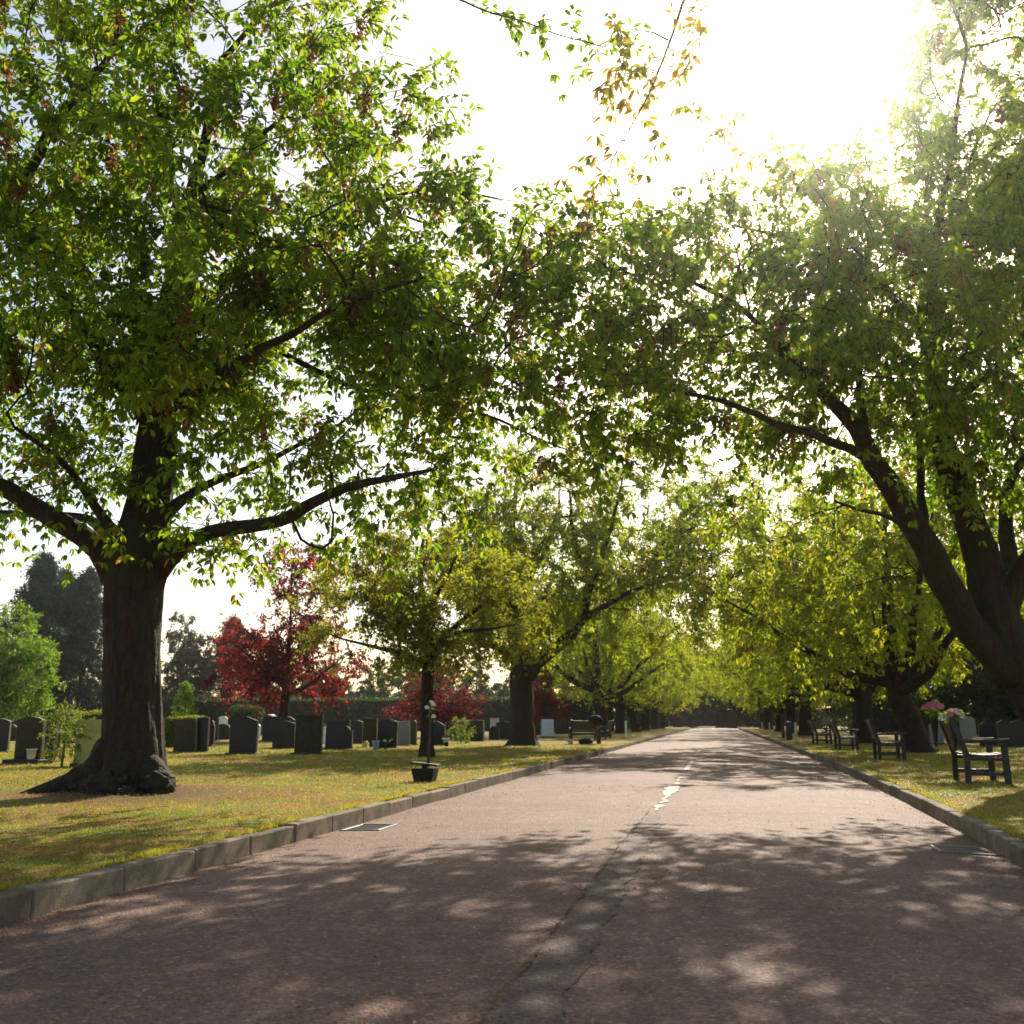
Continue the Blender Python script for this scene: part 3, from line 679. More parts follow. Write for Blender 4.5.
def conifer(seed, h, r):
    rng = np.random.default_rng(seed)
    sk = [([(0, 0, -.1), (0, 0, 1.5), (.1, 0, h * .5), (0, 0, h)], [.34, .28, .16, .03])]
    A = []
    while len(A) < 480:
        z = rng.uniform(1.6, h); k = r * (1 - ((z - 1.6) / (h - 1.5)) ** 1.5) * (.75 + .25 * math.sin(z * 3.1)); a = rng.random() * 2 * PI; q = k * rng.random() ** .4
        A.append((q * math.cos(a), q * math.sin(a), z - .25 * q + .2))
    return build_tree(seed, sk, np.array(A), .34, M['needle'], 6, 4, 4, False, .01, (.5, 1.1), .3, (0, 0, 0), None, M['bark_far'], 7, leaf_w=.3)
con = conifer(41, 13.5, 5.4)
for i, (x, Y, sc, rz, lb) in enumerate(((30, 80, 1.12, .3, 'tallest dark blue green conifer behind the lime tree'), (78, 84, 1.06, 2.0, 'dark conifer between the lime tree and the big cherry trunk'), (-40, 86, 1.1, 1.0, 'dark conifer behind the lime tree, farthest from the road'), (52, 96, 1.2, 4.0, 'dark conifer standing back between two nearer conifers'), (228, 100, .84, 3.0, 'grey green conifer behind the dark red maple'))):
    b = at(x, 716, Y); t = plant_tree('conifer_tree', lb, 'tree', (b[0], Y, LAWN), con, 'conifers behind the graves', rz); t.scale = (sc,) * 3
brown = row_proto(35, 12, 4.0, 0, 2.2, .3, 220, .36, 'brown_leaf', 6.5, 6, 4, 4, 1.5, .5, .2)
b = at(183, 716, 96); t = plant_tree('brown_tree', 'dull brown leaved tree beside the big cherry trunk', 'tree', (b[0], 96, LAWN), brown); t.scale = (.85, .85, 1.0)
dark = row_proto(36, 11, 5.0, 0, 1.6, .34, 240, .42, 'dark_leaf', 5.6, 6, 4, 4, .9, .45, .12)
dark2 = row_proto(37, 9, 5.2, .3, 1.2, .34, 240, .4, 'dark_leaf', 4.4, 6, 4, 4, .6, .6, .15)
GB = 'dark trees closing the view'
pos = [(110, 118, .8, 0), (262, 112, .85, 1), (318, 104, .72, 0), (372, 106, .78, 1), (425, 112, .8, 0), (478, 108, .8, 1), (535, 116, .85, 0), (588, 122, .85, 1), (640, 150, .9, 0), (-40, 125, 1.0, 1), (30, 130, .9, 0), (180, 126, .85, 1),
       (690, 172, 1.1, 0), (718, 166, 1.0, 1), (748, 172, 1.05, 0), (665, 178, 1.15, 1), (778, 165, 1.0, 0), (810, 150, 1.0, 1), (850, 118, .9, 0), (885, 96, .85, 1), (925, 84, .85, 0), (960, 70, .8, 1), (1000, 62, .75, 0), (1045, 60, .8, 1), (1100, 58, .8, 0)]
for i, (x, Y, sc, k) in enumerate(pos):
    b = at(x, 716, Y)
    where = 'beyond the graves on the maple side' if x < 600 else 'behind the gate at the road end' if x < 800 else 'behind the benches'
    t = plant_tree('broadleaf_tree', 'dense dark green tree ' + where, 'tree', (b[0], Y, LAWN), (dark, dark2)[k], GB + ' ' + where, i * 1.7); t.scale = (sc, sc, sc)

# ------------------------------------------------------------------ hedges and shrubs
def leafy_box(name, label, x0, x1, y0, y1, z1, leaf, n, m, seed, cat='hedge', group=None, angle=0, dome=False, loc=None):
    """clipped hedge: dark core of twigs under a skin of leaves"""
    rng = np.random.default_rng(seed)
    cx, cy = (x0 + x1) / 2, (y0 + y1) / 2; a, bb = (x1 - x0) / 2, (y1 - y0) / 2
    t = thing(name, label, cat, (cx, cy, LAWN), angle, group)
    u = rng.uniform(-1, 1, (n, 3)); f = rng.choice(5, n, p=[.34, .08, .08, .16, .34])
    P = np.stack([u[:, 0] * a, u[:, 1] * bb, (u[:, 2] * .5 + .5) * z1], 1)
    if dome:
        d = norm(rng.normal(size=(n, 3))); d[:, 2] = np.abs(d[:, 2]); d = np.sign(d) * np.abs(d) ** .7
        P = d * np.array([a, bb, z1]) * .97
    else:
        P[f == 0, 1] = -bb; P[f == 1, 0] = -a; P[f == 2, 0] = a; P[f == 3, 1] = bb; P[f == 4, 2] = z1
    P += rng.normal(size=P.shape) * leaf * .35
    lump = np.array([mnoise.noise(Vector((p[0] * .9 + seed, p[1] * .9, p[2]))) for p in P]) * .09
    P *= (1 + lump)[:, None]; P[:, 2] = np.maximum(P[:, 2], .02)
    ax = norm(rng.normal(size=(n, 3)) + np.array([0, 0, .2])); L = leaf * rng.uniform(.7, 1.2, n)
    link('foliage', leaves_mesh('foliage', P, ax, norm(rng.normal(size=(n, 3))), L, L * .6, np.clip(rng.normal(.45, .22, n), 0, 1), m, False), t)
    bm = bmesh.new()
    if dome: blob(bm, (0, 0, z1 * .28), 1, 3, .1, (a * .86, bb * .86, z1 * .62))
    else:
        box(bm, (0, 0, z1 * .47), (2 * a * .97, 2 * bb * .9, z1 * .93))
    bm_obj('stem', bm, M['dark_twig'], t)
    return t
M['dark_twig'] = simple('dark hedge twigs', (.012, .014, .008), (.03, .03, .018), 8, .9, .1)
leafy_box('hedge', 'long clipped dark hedge behind the headstones under the maples', -62, -8.5, 92, 93.4, 3.0, .2, 15000, M['hedge_leaf'], 1)
leafy_box('hedge', 'dark boundary hedge behind the trees on the bench side', 9, 62, 78, 79.4, 2.7, .2, 10000, M['hedge_leaf'], 2)
leafy_box('hedge', 'dark hedge closing the view behind the iron gate', -26, 27, 188, 189.5, 2.6, .26, 9000, M['hedge_leaf'], 3)
p0, p1 = at(158, 716, 34), at(216, 716, 36)
leafy_box('hedge', 'low trimmed bright topped hedge behind the leaning mossy headstone', p0[0], p1[0], 34.5, 35.3, 1.05, .07, 5000, M['rose_leaf'], 4)
p0, p1 = at(55, 716, 40), at(112, 716, 40)
leafy_box('hedge', 'low trimmed yellow green hedge behind the big cherry trunk', p0[0], p1[0], 40, 40.7, 1.3, .08, 4000, M['rose_leaf'], 5)
p0, p1 = at(224, 716, 60), at(265, 716, 60)
leafy_box('shrub', 'rounded clipped green bush behind the peaked black headstone', p0[0], p1[0], 59, 61.4, 1.95, .11, 6000, M['hedge_leaf'], 6, 'shrub', dome=True)
def small_shrub(name, label, x, Y, h, r, m, seed, leaf, n, cone=False):
    rng = np.random.default_rng(seed); b = at(x, 716, Y)
    A = []
    while len(A) < n:
        z = rng.uniform(.15 * h, h); k = r * ((1 - z / h) * .9 + .15 if cone else 1 - (2 * z / h - 1) ** 2 * .7); a = rng.random() * 6.283; q = k * rng.random() ** .5
        A.append((q * math.cos(a), q * math.sin(a), z))
    sk = [([(0, 0, -.02), (.02, 0, h * .35), (0, .02, h * .9)], [.03, .025, .01])]
    tr, cr, _ = build_tree(seed, sk, np.array(A), leaf, M[m], 3, 3, 3, False, .004, (.1, .25), .1, (0, 0, 0), None, M['stem'], 5)
    t = thing(name, label, 'shrub', (b[0], Y, LAWN)); link('stem', tr, t); link('foliage', cr, t); return t
small_shrub('shrub', 'small yellow green conical shrub behind the low trimmed hedge', 184, 44, 2.6, .85, 'lime_leaf', 61, .12, 130, True)
small_shrub('rose_bush', 'rose bush with thin stems and yellowing leaves beside the lichen covered headstone', 66, 19.6, 1.25, .42, 'rose_leaf', 62, .06, 70)
small_shrub('rose_bush', 'tall yellow leaved rose bush behind the square dark headstone by the roadside cherries', 461, 42, 1.0, .5, 'rose_leaf', 63, .08, 60)
small_shrub('rose_bush', 'low rose bush with orange tips in front of the trimmed yellow green hedge', 84, 30, 1.0, .6, 'rose_leaf', 64, .07, 60)

# ------------------------------------------------------------------ ground, road, kerbs
def struct(o, kind='structure'): o['kind'] = kind; return o
rngl = np.random.default_rng(8)
def lawn():
    xs = np.concatenate([[-400, -120, -70], np.linspace(-45, -3.98, 120)]); xr = np.concatenate([np.linspace(2.42, 30, 90), [70, 120, 400]])
    ys = np.concatenate([[-60, -20, -6], np.linspace(0, 50, 160), np.linspace(52, 200, 60), [300, 600]])
    V, Q, n = [], [], 0
    for side, XX in (('l', xs), ('r', xr)):
        for y in ys:
            for x in XX:
                q = x
                if side == 'r' and x < 30.1:      # follow the kerb's slow bend
                    q = x + (kerb_right(y) + .16 - 2.42) * max(0, 1 - (x - 2.42) / 20)
                z = LAWN + .05 * mnoise.noise(Vector((q * .35, y * .35, 0))) + .02 * mnoise.noise(Vector((q * 1.6, y * 1.6, 3)))
                e = abs(q + 3.98) if side == 'l' else abs(q - kerb_right(y) - .16)
                z = LAWN + (z - LAWN) * min(1, e / .8)
                d = math.hypot(q - O1[0], y - O1[1])
                z += .10 * math.exp(-(d / .9) ** 2)
                V.append((q, y, z))
        w = len(XX)
        for j in range(len(ys) - 1):
            for i in range(w - 1): Q.append((n + j * w + i, n + j * w + i + 1, n + (j + 1) * w + i + 1, n + (j + 1) * w + i))
        n = len(V)
    # a strip across the far end, behind the road
    return V, Q
def kerb_right(y): return float(np.interp(y, [-60, 4, 9, 11, 15.5, 20.4, 29.5, 60, 600], [2.1, 2.12, 2.24, 2.33, 2.47, 2.58, 2.70, 2.74, 2.74]))
KL = -3.83
V, Q = lawn()
struct(link('lawn', mesh_np('lawn', V, np.array(Q), M['lawn'], smooth=True)))
struct(link('ground', mesh_np('ground', [(-600, -200, -.06), (600, -200, -.06), (600, 900, -.06), (-600, 900, -.06)], np.array([[0, 1, 2, 3]]), M['lawn'])))
ys = np.concatenate([[-60, -10], np.linspace(0, 60, 90), np.linspace(63, 158, 30)])
xs = np.linspace(0, 1, 15)
RV = []
for y in ys:
    a, b2 = KL - .02, kerb_right(y) + .03
    for u in xs: RV.append((a + (b2 - a) * u, y, .055 * (1 - (2 * u - 1) ** 2) - .035 + .012 * mnoise.noise(Vector((u * 5, y * .5, 1)))))
w = len(xs); RQ = np.array([[j * w + i, j * w + i + 1, (j + 1) * w + i + 1, (j + 1) * w + i] for j in range(len(ys) - 1) for i in range(w - 1)])
RVa = np.array(RV)
struct(link('road', mesh_np('road', RV, RQ, M['road'], smooth=True)))
def road_z(x, y):
    u = (x - KL) / (kerb_right(y) - KL); return .055 * (1 - (2 * u - 1) ** 2) - .035 + .012 * mnoise.noise(Vector((u * 5, y * .5, 1)))
def strip(name, pts, m, lift, kind='structure', rag=.05, step=.05, seed=0):
    """ragged ribbon on the road: (x, y, half width)"""
    P = np.array(pts, float); V, Q = [], []
    ysx = np.arange(P[0, 1], P[-1, 1], step)
    for j, y in enumerate(ysx):
        x = np.interp(y, P[:, 1], P[:, 0]); hw = np.interp(y, P[:, 1], P[:, 2])
        l = x - hw + rag * mnoise.noise(Vector((y * 2.3, seed, 0))) + rag * .6 * mnoise.noise(Vector((y * 11, seed, 3))); r = max(l + .003, x + hw + rag * mnoise.noise(Vector((y * 2.3, seed + 5, 0))) + rag * .6 * mnoise.noise(Vector((y * 11, seed + 5, 3))))
        for q in np.linspace(l, r, 4): V.append((q, y, road_z(q, y) + lift))
        if j:
            for k in range(3): Q.append((4 * j - 4 + k, 4 * j - 3 + k, 4 * j + 1 + k, 4 * j + k))
    return struct(link(name, mesh_np(name, V, np.array(Q), m)), kind)
strip('road_patch', [(-.72, 1.0, .12), (-.72, 4, .12), (-.72, 8, .12), (-.73, 10.5, .11), (-.74, 11.8, .05)], M['patch'], .005, seed=2)
strip('road_crack', [(-.85, 1.0, .002), (-.86, 3, .003), (-.85, 6, .004), (-.86, 9, .004), (-.83, 12.2, .002)], M['crack'], .009, rag=.03, seed=4)
strip('road_marking', [(-.76, 12.0, .0), (-.75, 13.0, .04), (-.74, 14.5, .02), (-.74, 15.4, .10), (-.74, 17.4, .10), (-.73, 17.8, .02), (-.72, 20.5, .03)], M['old_paint'], .008, rag=.09, seed=8)
strip('road_marking', [(-.72, 21.5, .04), (-.71, 24.5, .055), (-.71, 28, .05)], M['old_paint'], .008, rag=.05, seed=9)
strip('road_marking', [(-.7, 32, .04), (-.7, 37, .05)], M['old_paint'], .008, rag=.05, seed=10)

def kerb(side):
    bm = bmesh.new(); rng = np.random.default_rng(20 + side); y = -2.0
    while y < 157:
        L = .915 if y < 60 else 1.83
        y2 = y + L
        x = KL if side == 0 else kerb_right(y + L / 2)
        sx = -1 if side == 0 else 1
        dip = rng.normal() * .006; tw = rng.normal() * .006
        vs = box(bm, (x + sx * (.075), y + L / 2, -.02 + dip), (.15, L - .004 - abs(rng.normal()) * .003, .27), Euler((rng.normal() * .004, sx * (.03 + rng.normal() * .02), (0 if side == 0 else -math.atan2(kerb_right(y + L) - kerb_right(y), L)) + tw)), .010)
        y = y2
    me = bm_obj('kerb', bm, M['kerb'])
    struct(me)
kerb(0); kerb(1)

# ------------------------------------------------------------------ grass, fallen blossom (stuff)
def scatter(n, d0, d1, seed, sides):
    """points on the verges whose density falls with the square of the distance"""
    rng = np.random.default_rng(seed)
    d = np.exp(rng.uniform(math.log(d0), math.log(d1), n)); a = rng.uniform(-.80, .62, n) - 0
    x = d * np.sin(a); y = d * np.cos(a)
    kr = np.interp(y, [4, 9, 11, 15.5, 20.4, 29.5, 60], [2.12, 2.24, 2.33, 2.47, 2.58, 2.70, 2.74])
    ok = (x < KL - .10) | (x > kr + .10) if sides == 'verge' else (x > KL + .0) & (x < kr)
    return np.stack([x, y], 1)[ok], kr[ok], rng
def lawn_z(x, y, kr):
    z = .05 * mnoise.noise(Vector((x * .35, y * .35, 0))) + .02 * mnoise.noise(Vector((x * 1.6, y * 1.6, 3)))
    e = abs(x + 3.98) if x < 0 else abs(x - kr - .16)
    return LAWN + z * min(1, e / .8) + .10 * math.exp(-(math.hypot(x - O1[0], y - O1[1]) / .9) ** 2)
P, kr, rng = scatter(330000, 4.6, 42, 30, 'verge')
big = np.array([mnoise.noise(Vector((p[0] * .9, p[1] * .9, 7))) + .5 * mnoise.noise(Vector((p[0] * 3.2, p[1] * 3.2, 2))) for p in P])
d1 = np.hypot(P[:, 0] - O1[0], P[:, 1] - O1[1])
keep = (rng.random(len(P)) < np.clip(.95 + big * .9, .3, 1)) & ~((d1 < 1.7) & (rng.random(len(P)) < .85))
P, kr, big = P[keep], kr[keep], big[keep]; n = len(P)
Z = np.array([lawn_z(p[0], p[1], k) for p, k in zip(P, kr)])
dist = np.hypot(P[:, 0], P[:, 1])
hgt = rng.uniform(.012, .034, n) * np.clip(dist / 14, 1, 1.7); wd = np.clip(.0022 * dist / 6, .003, .014) * rng.uniform(.8, 1.5, n)
a = rng.uniform(0, 2 * PI, n); sx = np.stack([np.cos(a), np.sin(a), np.zeros(n)], 1)
B = np.stack([P[:, 0], P[:, 1], Z - .004], 1)
tip = B + np.stack([rng.normal(0, .55, n) * hgt, rng.normal(0, .55, n) * hgt, hgt], 1)
V = np.stack([B - sx * wd[:, None], B + sx * wd[:, None], tip], 1).reshape(-1, 3)
tint = np.clip(.31 - big * .8 + rng.normal(0, .17, n) + .25 * np.exp(-((np.abs(P[:, 0] - KL) if True else 0) / .5)), 0, 1)
# longer tufts that lean over the kerbs and round the trunks and stones
rt = np.random.default_rng(91); m_ = 26000
yy = np.exp(rt.uniform(math.log(4.0), math.log(45), m_)); sd_ = rt.random(m_) < .6
off = np.abs(rt.normal(0, .05, m_)) + .13
kx = np.interp(yy, [4, 9, 11, 15.5, 20.4, 29.5, 60], [2.12, 2.24, 2.33, 2.47, 2.58, 2.70, 2.74])
xx = np.where(sd_, KL - off, kx + off)
tuft = np.array([mnoise.noise(Vector((y_ * 1.7, 4.0 if s_ else 9.0, 0))) for y_, s_ in zip(yy, sd_)])
ok = rt.random(m_) < np.clip(.45 + tuft * 1.3, .05, 1)
xx, yy, sd_, tuft = xx[ok], yy[ok], sd_[ok], tuft[ok]; m_ = len(xx)
hh = rt.uniform(.02, .05, m_) * (1.1 + np.clip(tuft, 0, 1)); w_ = np.clip(.0022 * yy / 6, .003, .012)
B2 = np.stack([xx, yy, np.full(m_, LAWN - .005)], 1); aa = rt.uniform(0, 6.28, m_); s2 = np.stack([np.cos(aa), np.sin(aa), np.zeros(m_)], 1)
T2 = B2 + np.stack([np.where(sd_, 1, -1) * hh * rt.uniform(0, 1.3, m_), rt.normal(0, .6, m_) * hh, hh], 1)
V = np.vstack([V, np.stack([B2 - s2 * w_[:, None], B2 + s2 * w_[:, None], T2], 1).reshape(-1, 3)])
tint = np.concatenate([tint, np.clip(rt.normal(.55, .22, m_), 0, 1)]); n += m_
g = link('grass', mesh_np('grass', V, np.arange(3 * n).reshape(-1, 3), M['grass'], np.repeat(tint, 3)))
g['kind'] = 'stuff'; g['label'] = 'short mown grass with brown tufts on both verges'
# blossom: thick on the verge near the kerbs and under the big tree, in the gutters, thin on the road
parts = []
P1, k1, rng = scatter(210000, 4.6, 45, 31, 'verge')
nz = np.array([mnoise.noise(Vector((p[0] * .8, p[1] * .8, 17))) + .6 * mnoise.noise(Vector((p[0] * 3, p[1] * 3, 27))) for p in P1])
d1 = np.hypot(P1[:, 0] - O1[0], P1[:, 1] - O1[1])
k = rng.random(len(P1)) < np.clip(.45 + nz * 1.2 + .9 * np.exp(-(d1 / 1.6) ** 2) + .4 * np.exp(-np.minimum(abs(P1[:, 0] - KL), abs(P1[:, 0] - k1)) / .6), .02, 1)
parts.append(np.column_stack([P1[k], [lawn_z(p[0], p[1], q) + .02 for p, q in zip(P1[k], k1[k])]]))
P2, k2, rng = scatter(190000, 2.6, 60, 32, 'road')
nz = np.array([mnoise.noise(Vector((p[0] * 1.2, p[1] * .5, 37))) for p in P2])
gut = np.exp(-np.abs(P2[:, 0] - KL) / .22) * (1 + 1.5 * np.array([mnoise.noise(Vector((2, p[1] * 1.1, 3))) for p in P2])) + np.exp(-np.abs(P2[:, 0] - k2) / .3) + .5 * np.exp(-np.abs(P2[:, 0] + .88) / .06) * (P2[:, 1] < 13)
k = rng.random(len(P2)) < np.clip(.02 + np.maximum(nz - .1, 0) * .35 + gut * .5, 0, .9)
parts.append(np.column_stack([P2[k], [road_z(p[0], p[1]) + .005 for p in P2[k]]]))
B = np.vstack(parts); n = len(B)
ax = norm(np.stack([rng.normal(size=n), rng.normal(size=n), rng.normal(size=n) * .1], 1))
dist = np.hypot(B[:, 0], B[:, 1]); L = rng.uniform(.012, .026, n) * np.clip(dist / 10, 1, 2.5)
o = link('fallen_blossom', leaves_mesh('fallen_blossom', B, ax, norm(np.stack([rng.normal(size=n) * .2, rng.normal(size=n) * .2, np.ones(n)], 1)), L, L * .7, np.clip(rng.normal(.5, .25, n), 0, 1), M['petal'], False))
o['kind'] = 'stuff'; o['label'] = 'brown fallen blossom scattered on verge and gutter'

# ------------------------------------------------------------------ drain grates
def grate(label, x, y, w, l):
    z = road_z(x, y)
    t = thing('drain_grate', label, 'drain', (x, y, z - .004)); t.rotation_euler.y = -math.atan((road_z(x + .2, y) - road_z(x - .2, y)) / .4)
    bm = bmesh.new()
    for s in (-1, 1):
        box(bm, (s * (w / 2 - .02), 0, 0), (.04, l, .03), None, .004); box(bm, (0, s * (l / 2 - .02), 0), (w - .08, .04, .03), None, .004)
    for k in range(7): box(bm, (0, -l / 2 + .04 + (k + .5) * (l - .08) / 7, -.002), (w - .08, .022, .024), None, .003)
    bm_obj('grating', bm, M['grate'], t)
    bm = bmesh.new(); box(bm, (0, 0, .005), (w - .06, l - .06, .006)); bm_obj('drain_shade', bm, M['hole'], t)  # thin plate just above the road, coloured as the shade between the bars
q = gp(370, 825, 0); grate('worn iron drain grate in the gutter near the big cherry tree', KL + .26, q[1], .42, .62)
q = gp(975, 848, 0); grate('shiny iron drain grate in the gutter below the bench with flowers', kerb_right(q[1]) - .28, q[1], .46, .5)

# ------------------------------------------------------------------ headstones
def outline(style, w, h):
    pts = [(-w / 2, 0), (w / 2, 0)]
    if style == 'flat': pts += [(w / 2, h), (-w / 2, h)]
    elif style == 'convex':
        pts += [(w / 2 - w * k / 8, h - .07 * w * (2 * k / 8 - 1) ** 2 * 1.6) for k in range(9)]
    elif style == 'peak': pts += [(w / 2, h * .88), (w * .08, h), (-w * .08, h), (-w / 2, h * .88)]
    elif style == 'round':
        r = w / 2; pts += [(r * math.cos(PI * k / 10), h - r * .55 + r * .55 * math.sin(PI * k / 10)) for k in range(11)]
    elif style == 'ogee':
        for k in range(13):
            u = 1 - 2 * k / 12; pts.append((u * w / 2, h - .16 * w * (.5 - .5 * math.cos(PI * abs(u))) - (.04 * w if abs(u) > .8 else 0)))
    elif style == 'shoulder':
        pts += [(w / 2, h * .8), (w * .36, h * .8)] + [(w * .36 * math.cos(PI * k / 8), h * .8 + h * .2 * math.sin(PI * k / 8)) for k in range(9)] + [(-w * .36, h * .8), (-w / 2, h * .8)]
    elif style == 'wing': pts += [(w / 2, h * .92), (w * .3, h), (0, h * .93), (-w * .3, h), (-w / 2, h * .92)]
    out = []
    for p in pts:
        if not out or math.hypot(p[0] - out[-1][0], p[1] - out[-1][1]) > 1e-4: out.append(p)
    return out
def slab_bm(style, w, h, th):
    bm = bmesh.new(); o = outline(style, w, h)
    fr = [bm.verts.new((x, -th / 2, z - .02 if z == 0 else z)) for x, z in o]; bk = [bm.verts.new((x, th / 2, z - .02 if z == 0 else z)) for x, z in o]
    bm.faces.new(fr); bm.faces.new(bk[::-1])
    for k in range(len(o)): bm.faces.new((fr[k], bk[k], bk[(k + 1) % len(o)], fr[(k + 1) % len(o)]))
    bmesh.ops.recalc_face_normals(bm, faces=bm.faces[:])
    bmesh.ops.bevel(bm, geom=[e for e in bm.edges if e.calc_face_angle(0) > .5], offset=.008, segments=1, affect='EDGES')
    for f_ in bm.faces:
        if abs(f_.normal.y) < .5: f_.material_index = 1
    return bm
GH = 'headstones on the lawn'
M['hewn_sunlit'] = simple('rough hewn stone edge', (.14, .135, .115), (.26, .25, .22), 18, .85, .2, .5)  # rough edges coloured paler than the faces to imitate sun on tops and sides
EDGE = {'stone_black': 'hewn_sunlit', 'stone_dark': 'hewn_sunlit', 'stone_olive': 'hewn_sunlit', 'stone_grey': 'hewn_sunlit', 'stone_pale': 'stone_pale', 'stone_lichen': 'stone_lichen'}
def headstone(label, x0, x1, top, base, m, style='flat', yaw=0, lean=0, side=0, th=.09, plinth=False, Y=None, group=GH):
    b = gp((x0 + x1) / 2, base); 
    dep = b[1]; 
    l, r = at(x0, base, dep), at(x1, base, dep); w = (r[0] - l[0]) * 1.0
    pt = at((x0 + x1) / 2, top, dep); h = pt[2] - LAWN
    t = thing('headstone', label, 'headstone', (b[0], dep, LAWN - .01), yaw, group)
    z0 = .12 if plinth else 0
    o = bm_obj('slab', slab_bm(style, w, h - z0, th), M[m], t, m2=M[EDGE[m]]); o.location = (0, 0, z0 - .004 if plinth else 0); o.rotation_euler = (side, lean, 0)
    bm = bmesh.new()
    if plinth: box(bm, (0, -.05, z0 / 2 - .005), (w * 1.35, .42, z0), None, .012)
    else: box(bm, (0, -.03, .02), (w * 1.12, .3, .06), None, .01)
    bm_obj('plinth', bm, M['stone_dark'], t)
    return t
G = [
 ('black headstone with a sloping shoulder, cut off by the edge of the view', -16, 8, 718, 752, 'stone_black', 'convex', 0, 0),
 ('tall mossy headstone on a wide plinth with a white pot before it', 14, 42, 716, 764, 'stone_olive', 'convex', .06, 0, 1),
 ('narrow dark headstone tucked between the mossy one and the rose bush', 43, 55, 715, 762, 'stone_dark', 'flat', .25, 0),
 ('pale yellow green lichen covered headstone beside the rose bush', 76, 104, 719, 765, 'stone_lichen', 'flat', -.35, 0),
 ('dark headstone with a rounded top peeping out behind the big cherry trunk', 157, 175, 718, 745, 'stone_black', 'round', 0, 0),
 ('leaning mossy headstone with one bright sunlit edge', 173, 197, 719, 753, 'stone_olive', 'flat', .12, -.05),
 ('upright black headstone close behind the leaning mossy one', 196, 208, 717, 753, 'stone_black', 'flat', .1, 0),
 ('short stepped dark headstone before the white arched stone', 207, 214, 720, 746, 'stone_dark', 'shoulder', .1, 0),
 ('slim dark headstone touching the white arched stone', 213, 218, 718, 741, 'stone_dark', 'flat', .15, 0),
 ('small white arched headstone beyond the leaning mossy one', 216, 227, 716, 737, 'stone_pale', 'round', .2, 0),
 ('black headstone with a peaked top standing alone in front', 229, 257, 716, 754, 'stone_black', 'peak', .05, 0),
 ('pale carved headstone rising behind the peaked black one', 238, 257, 711, 736, 'stone_grey', 'wing', 0, 0),
 ('dark headstone half hidden between the peaked and the square mossy ones', 262, 279, 716, 741, 'stone_dark', 'flat', 0, 0),
 ('blue grey headstone against the side of the square mossy one', 278, 295, 716, 748, 'stone_dark', 'ogee', 0, 0),
 ('broad square mossy headstone in front of the dark red maple', 294, 322, 715, 754, 'stone_olive', 'flat', .08, 0),
 ('black headstone with purple flowers at its foot', 325, 349, 720, 749, 'stone_black', 'flat', .06, .02),
 ('dark grey headstone just behind the one with purple flowers', 349, 363, 720, 744, 'stone_dark', 'convex', .15, 0),
 ('dark headstone with a yellow box at its foot', 364, 377, 718, 747, 'stone_olive', 'flat', .05, 0),
 ('black headstone with a slanting top beside the yellow flowers', 377, 397, 719, 748, 'stone_black', 'convex', .05, .02),
 ('black framed headstone with a pale grey face', 394, 410, 721, 746, 'stone_grey', 'flat', .1, 0),
 ('slim pale edged headstone just before the thin cherry trunk', 409, 417, 720, 745, 'stone_dark', 'round', .4, 0),
 ('black headstone with white flowers behind the thin cherry trunk', 427, 445, 721, 746, 'stone_black', 'ogee', .05, 0),
 ('dark headstone with a pale top farther off between two cherry trunks', 448, 459, 715, 735, 'stone_dark', 'flat', .3, 0),
 ('thick square dark headstone alone on the sunny grass', 465, 484, 720, 741, 'stone_olive', 'flat', .1, 0),
 ('pale blue white headstone half hidden behind a dark one', 490, 499, 718, 737, 'stone_pale', 'flat', .2, 0),
 ('dark headstone close beside the forked cherry trunk', 496, 513, 721, 739, 'stone_dark', 'convex', .1, 0),
 ('black headstone on the road side of the forked cherry trunk', 532, 541, 716, 735, 'stone_black', 'flat', .1, 0),
 ('clean white headstone between the forked cherry and the dark bench', 541, 554, 719, 737, 'stone_pale', 'flat', .25, 0),
 ('low dark headstone between the white one and the dark bench', 555, 569, 720, 734, 'stone_dark', 'flat', 0, 0),
 ('black headstone with a wavy top behind the bench with flowers', 980, 999, 721, 747, 'stone_black', 'ogee', 0, 0),
 ('wider black headstone next to the wavy topped one, behind the bench', 999, 1026, 720, 748, 'stone_black', 'wing', 0, 0),
 ('grey rounded headstone seen just over the bench with flowers', 961, 977, 716, 742, 'stone_grey', 'round', 0, 0),
 ('grey headstone seen between the two nearest benches', 930, 944, 722, 744, 'stone_grey', 'round', 0, 0),
]
for q in G:
    lab, x0, x1, tp, bs, m, st, yw, ln = q[:9]
    headstone(lab, x0, x1, tp, bs, m, st, -yw * 1.0, ln, random.uniform(-.03, .03), .24 if 'thick' in lab else .1, len(q) > 9)
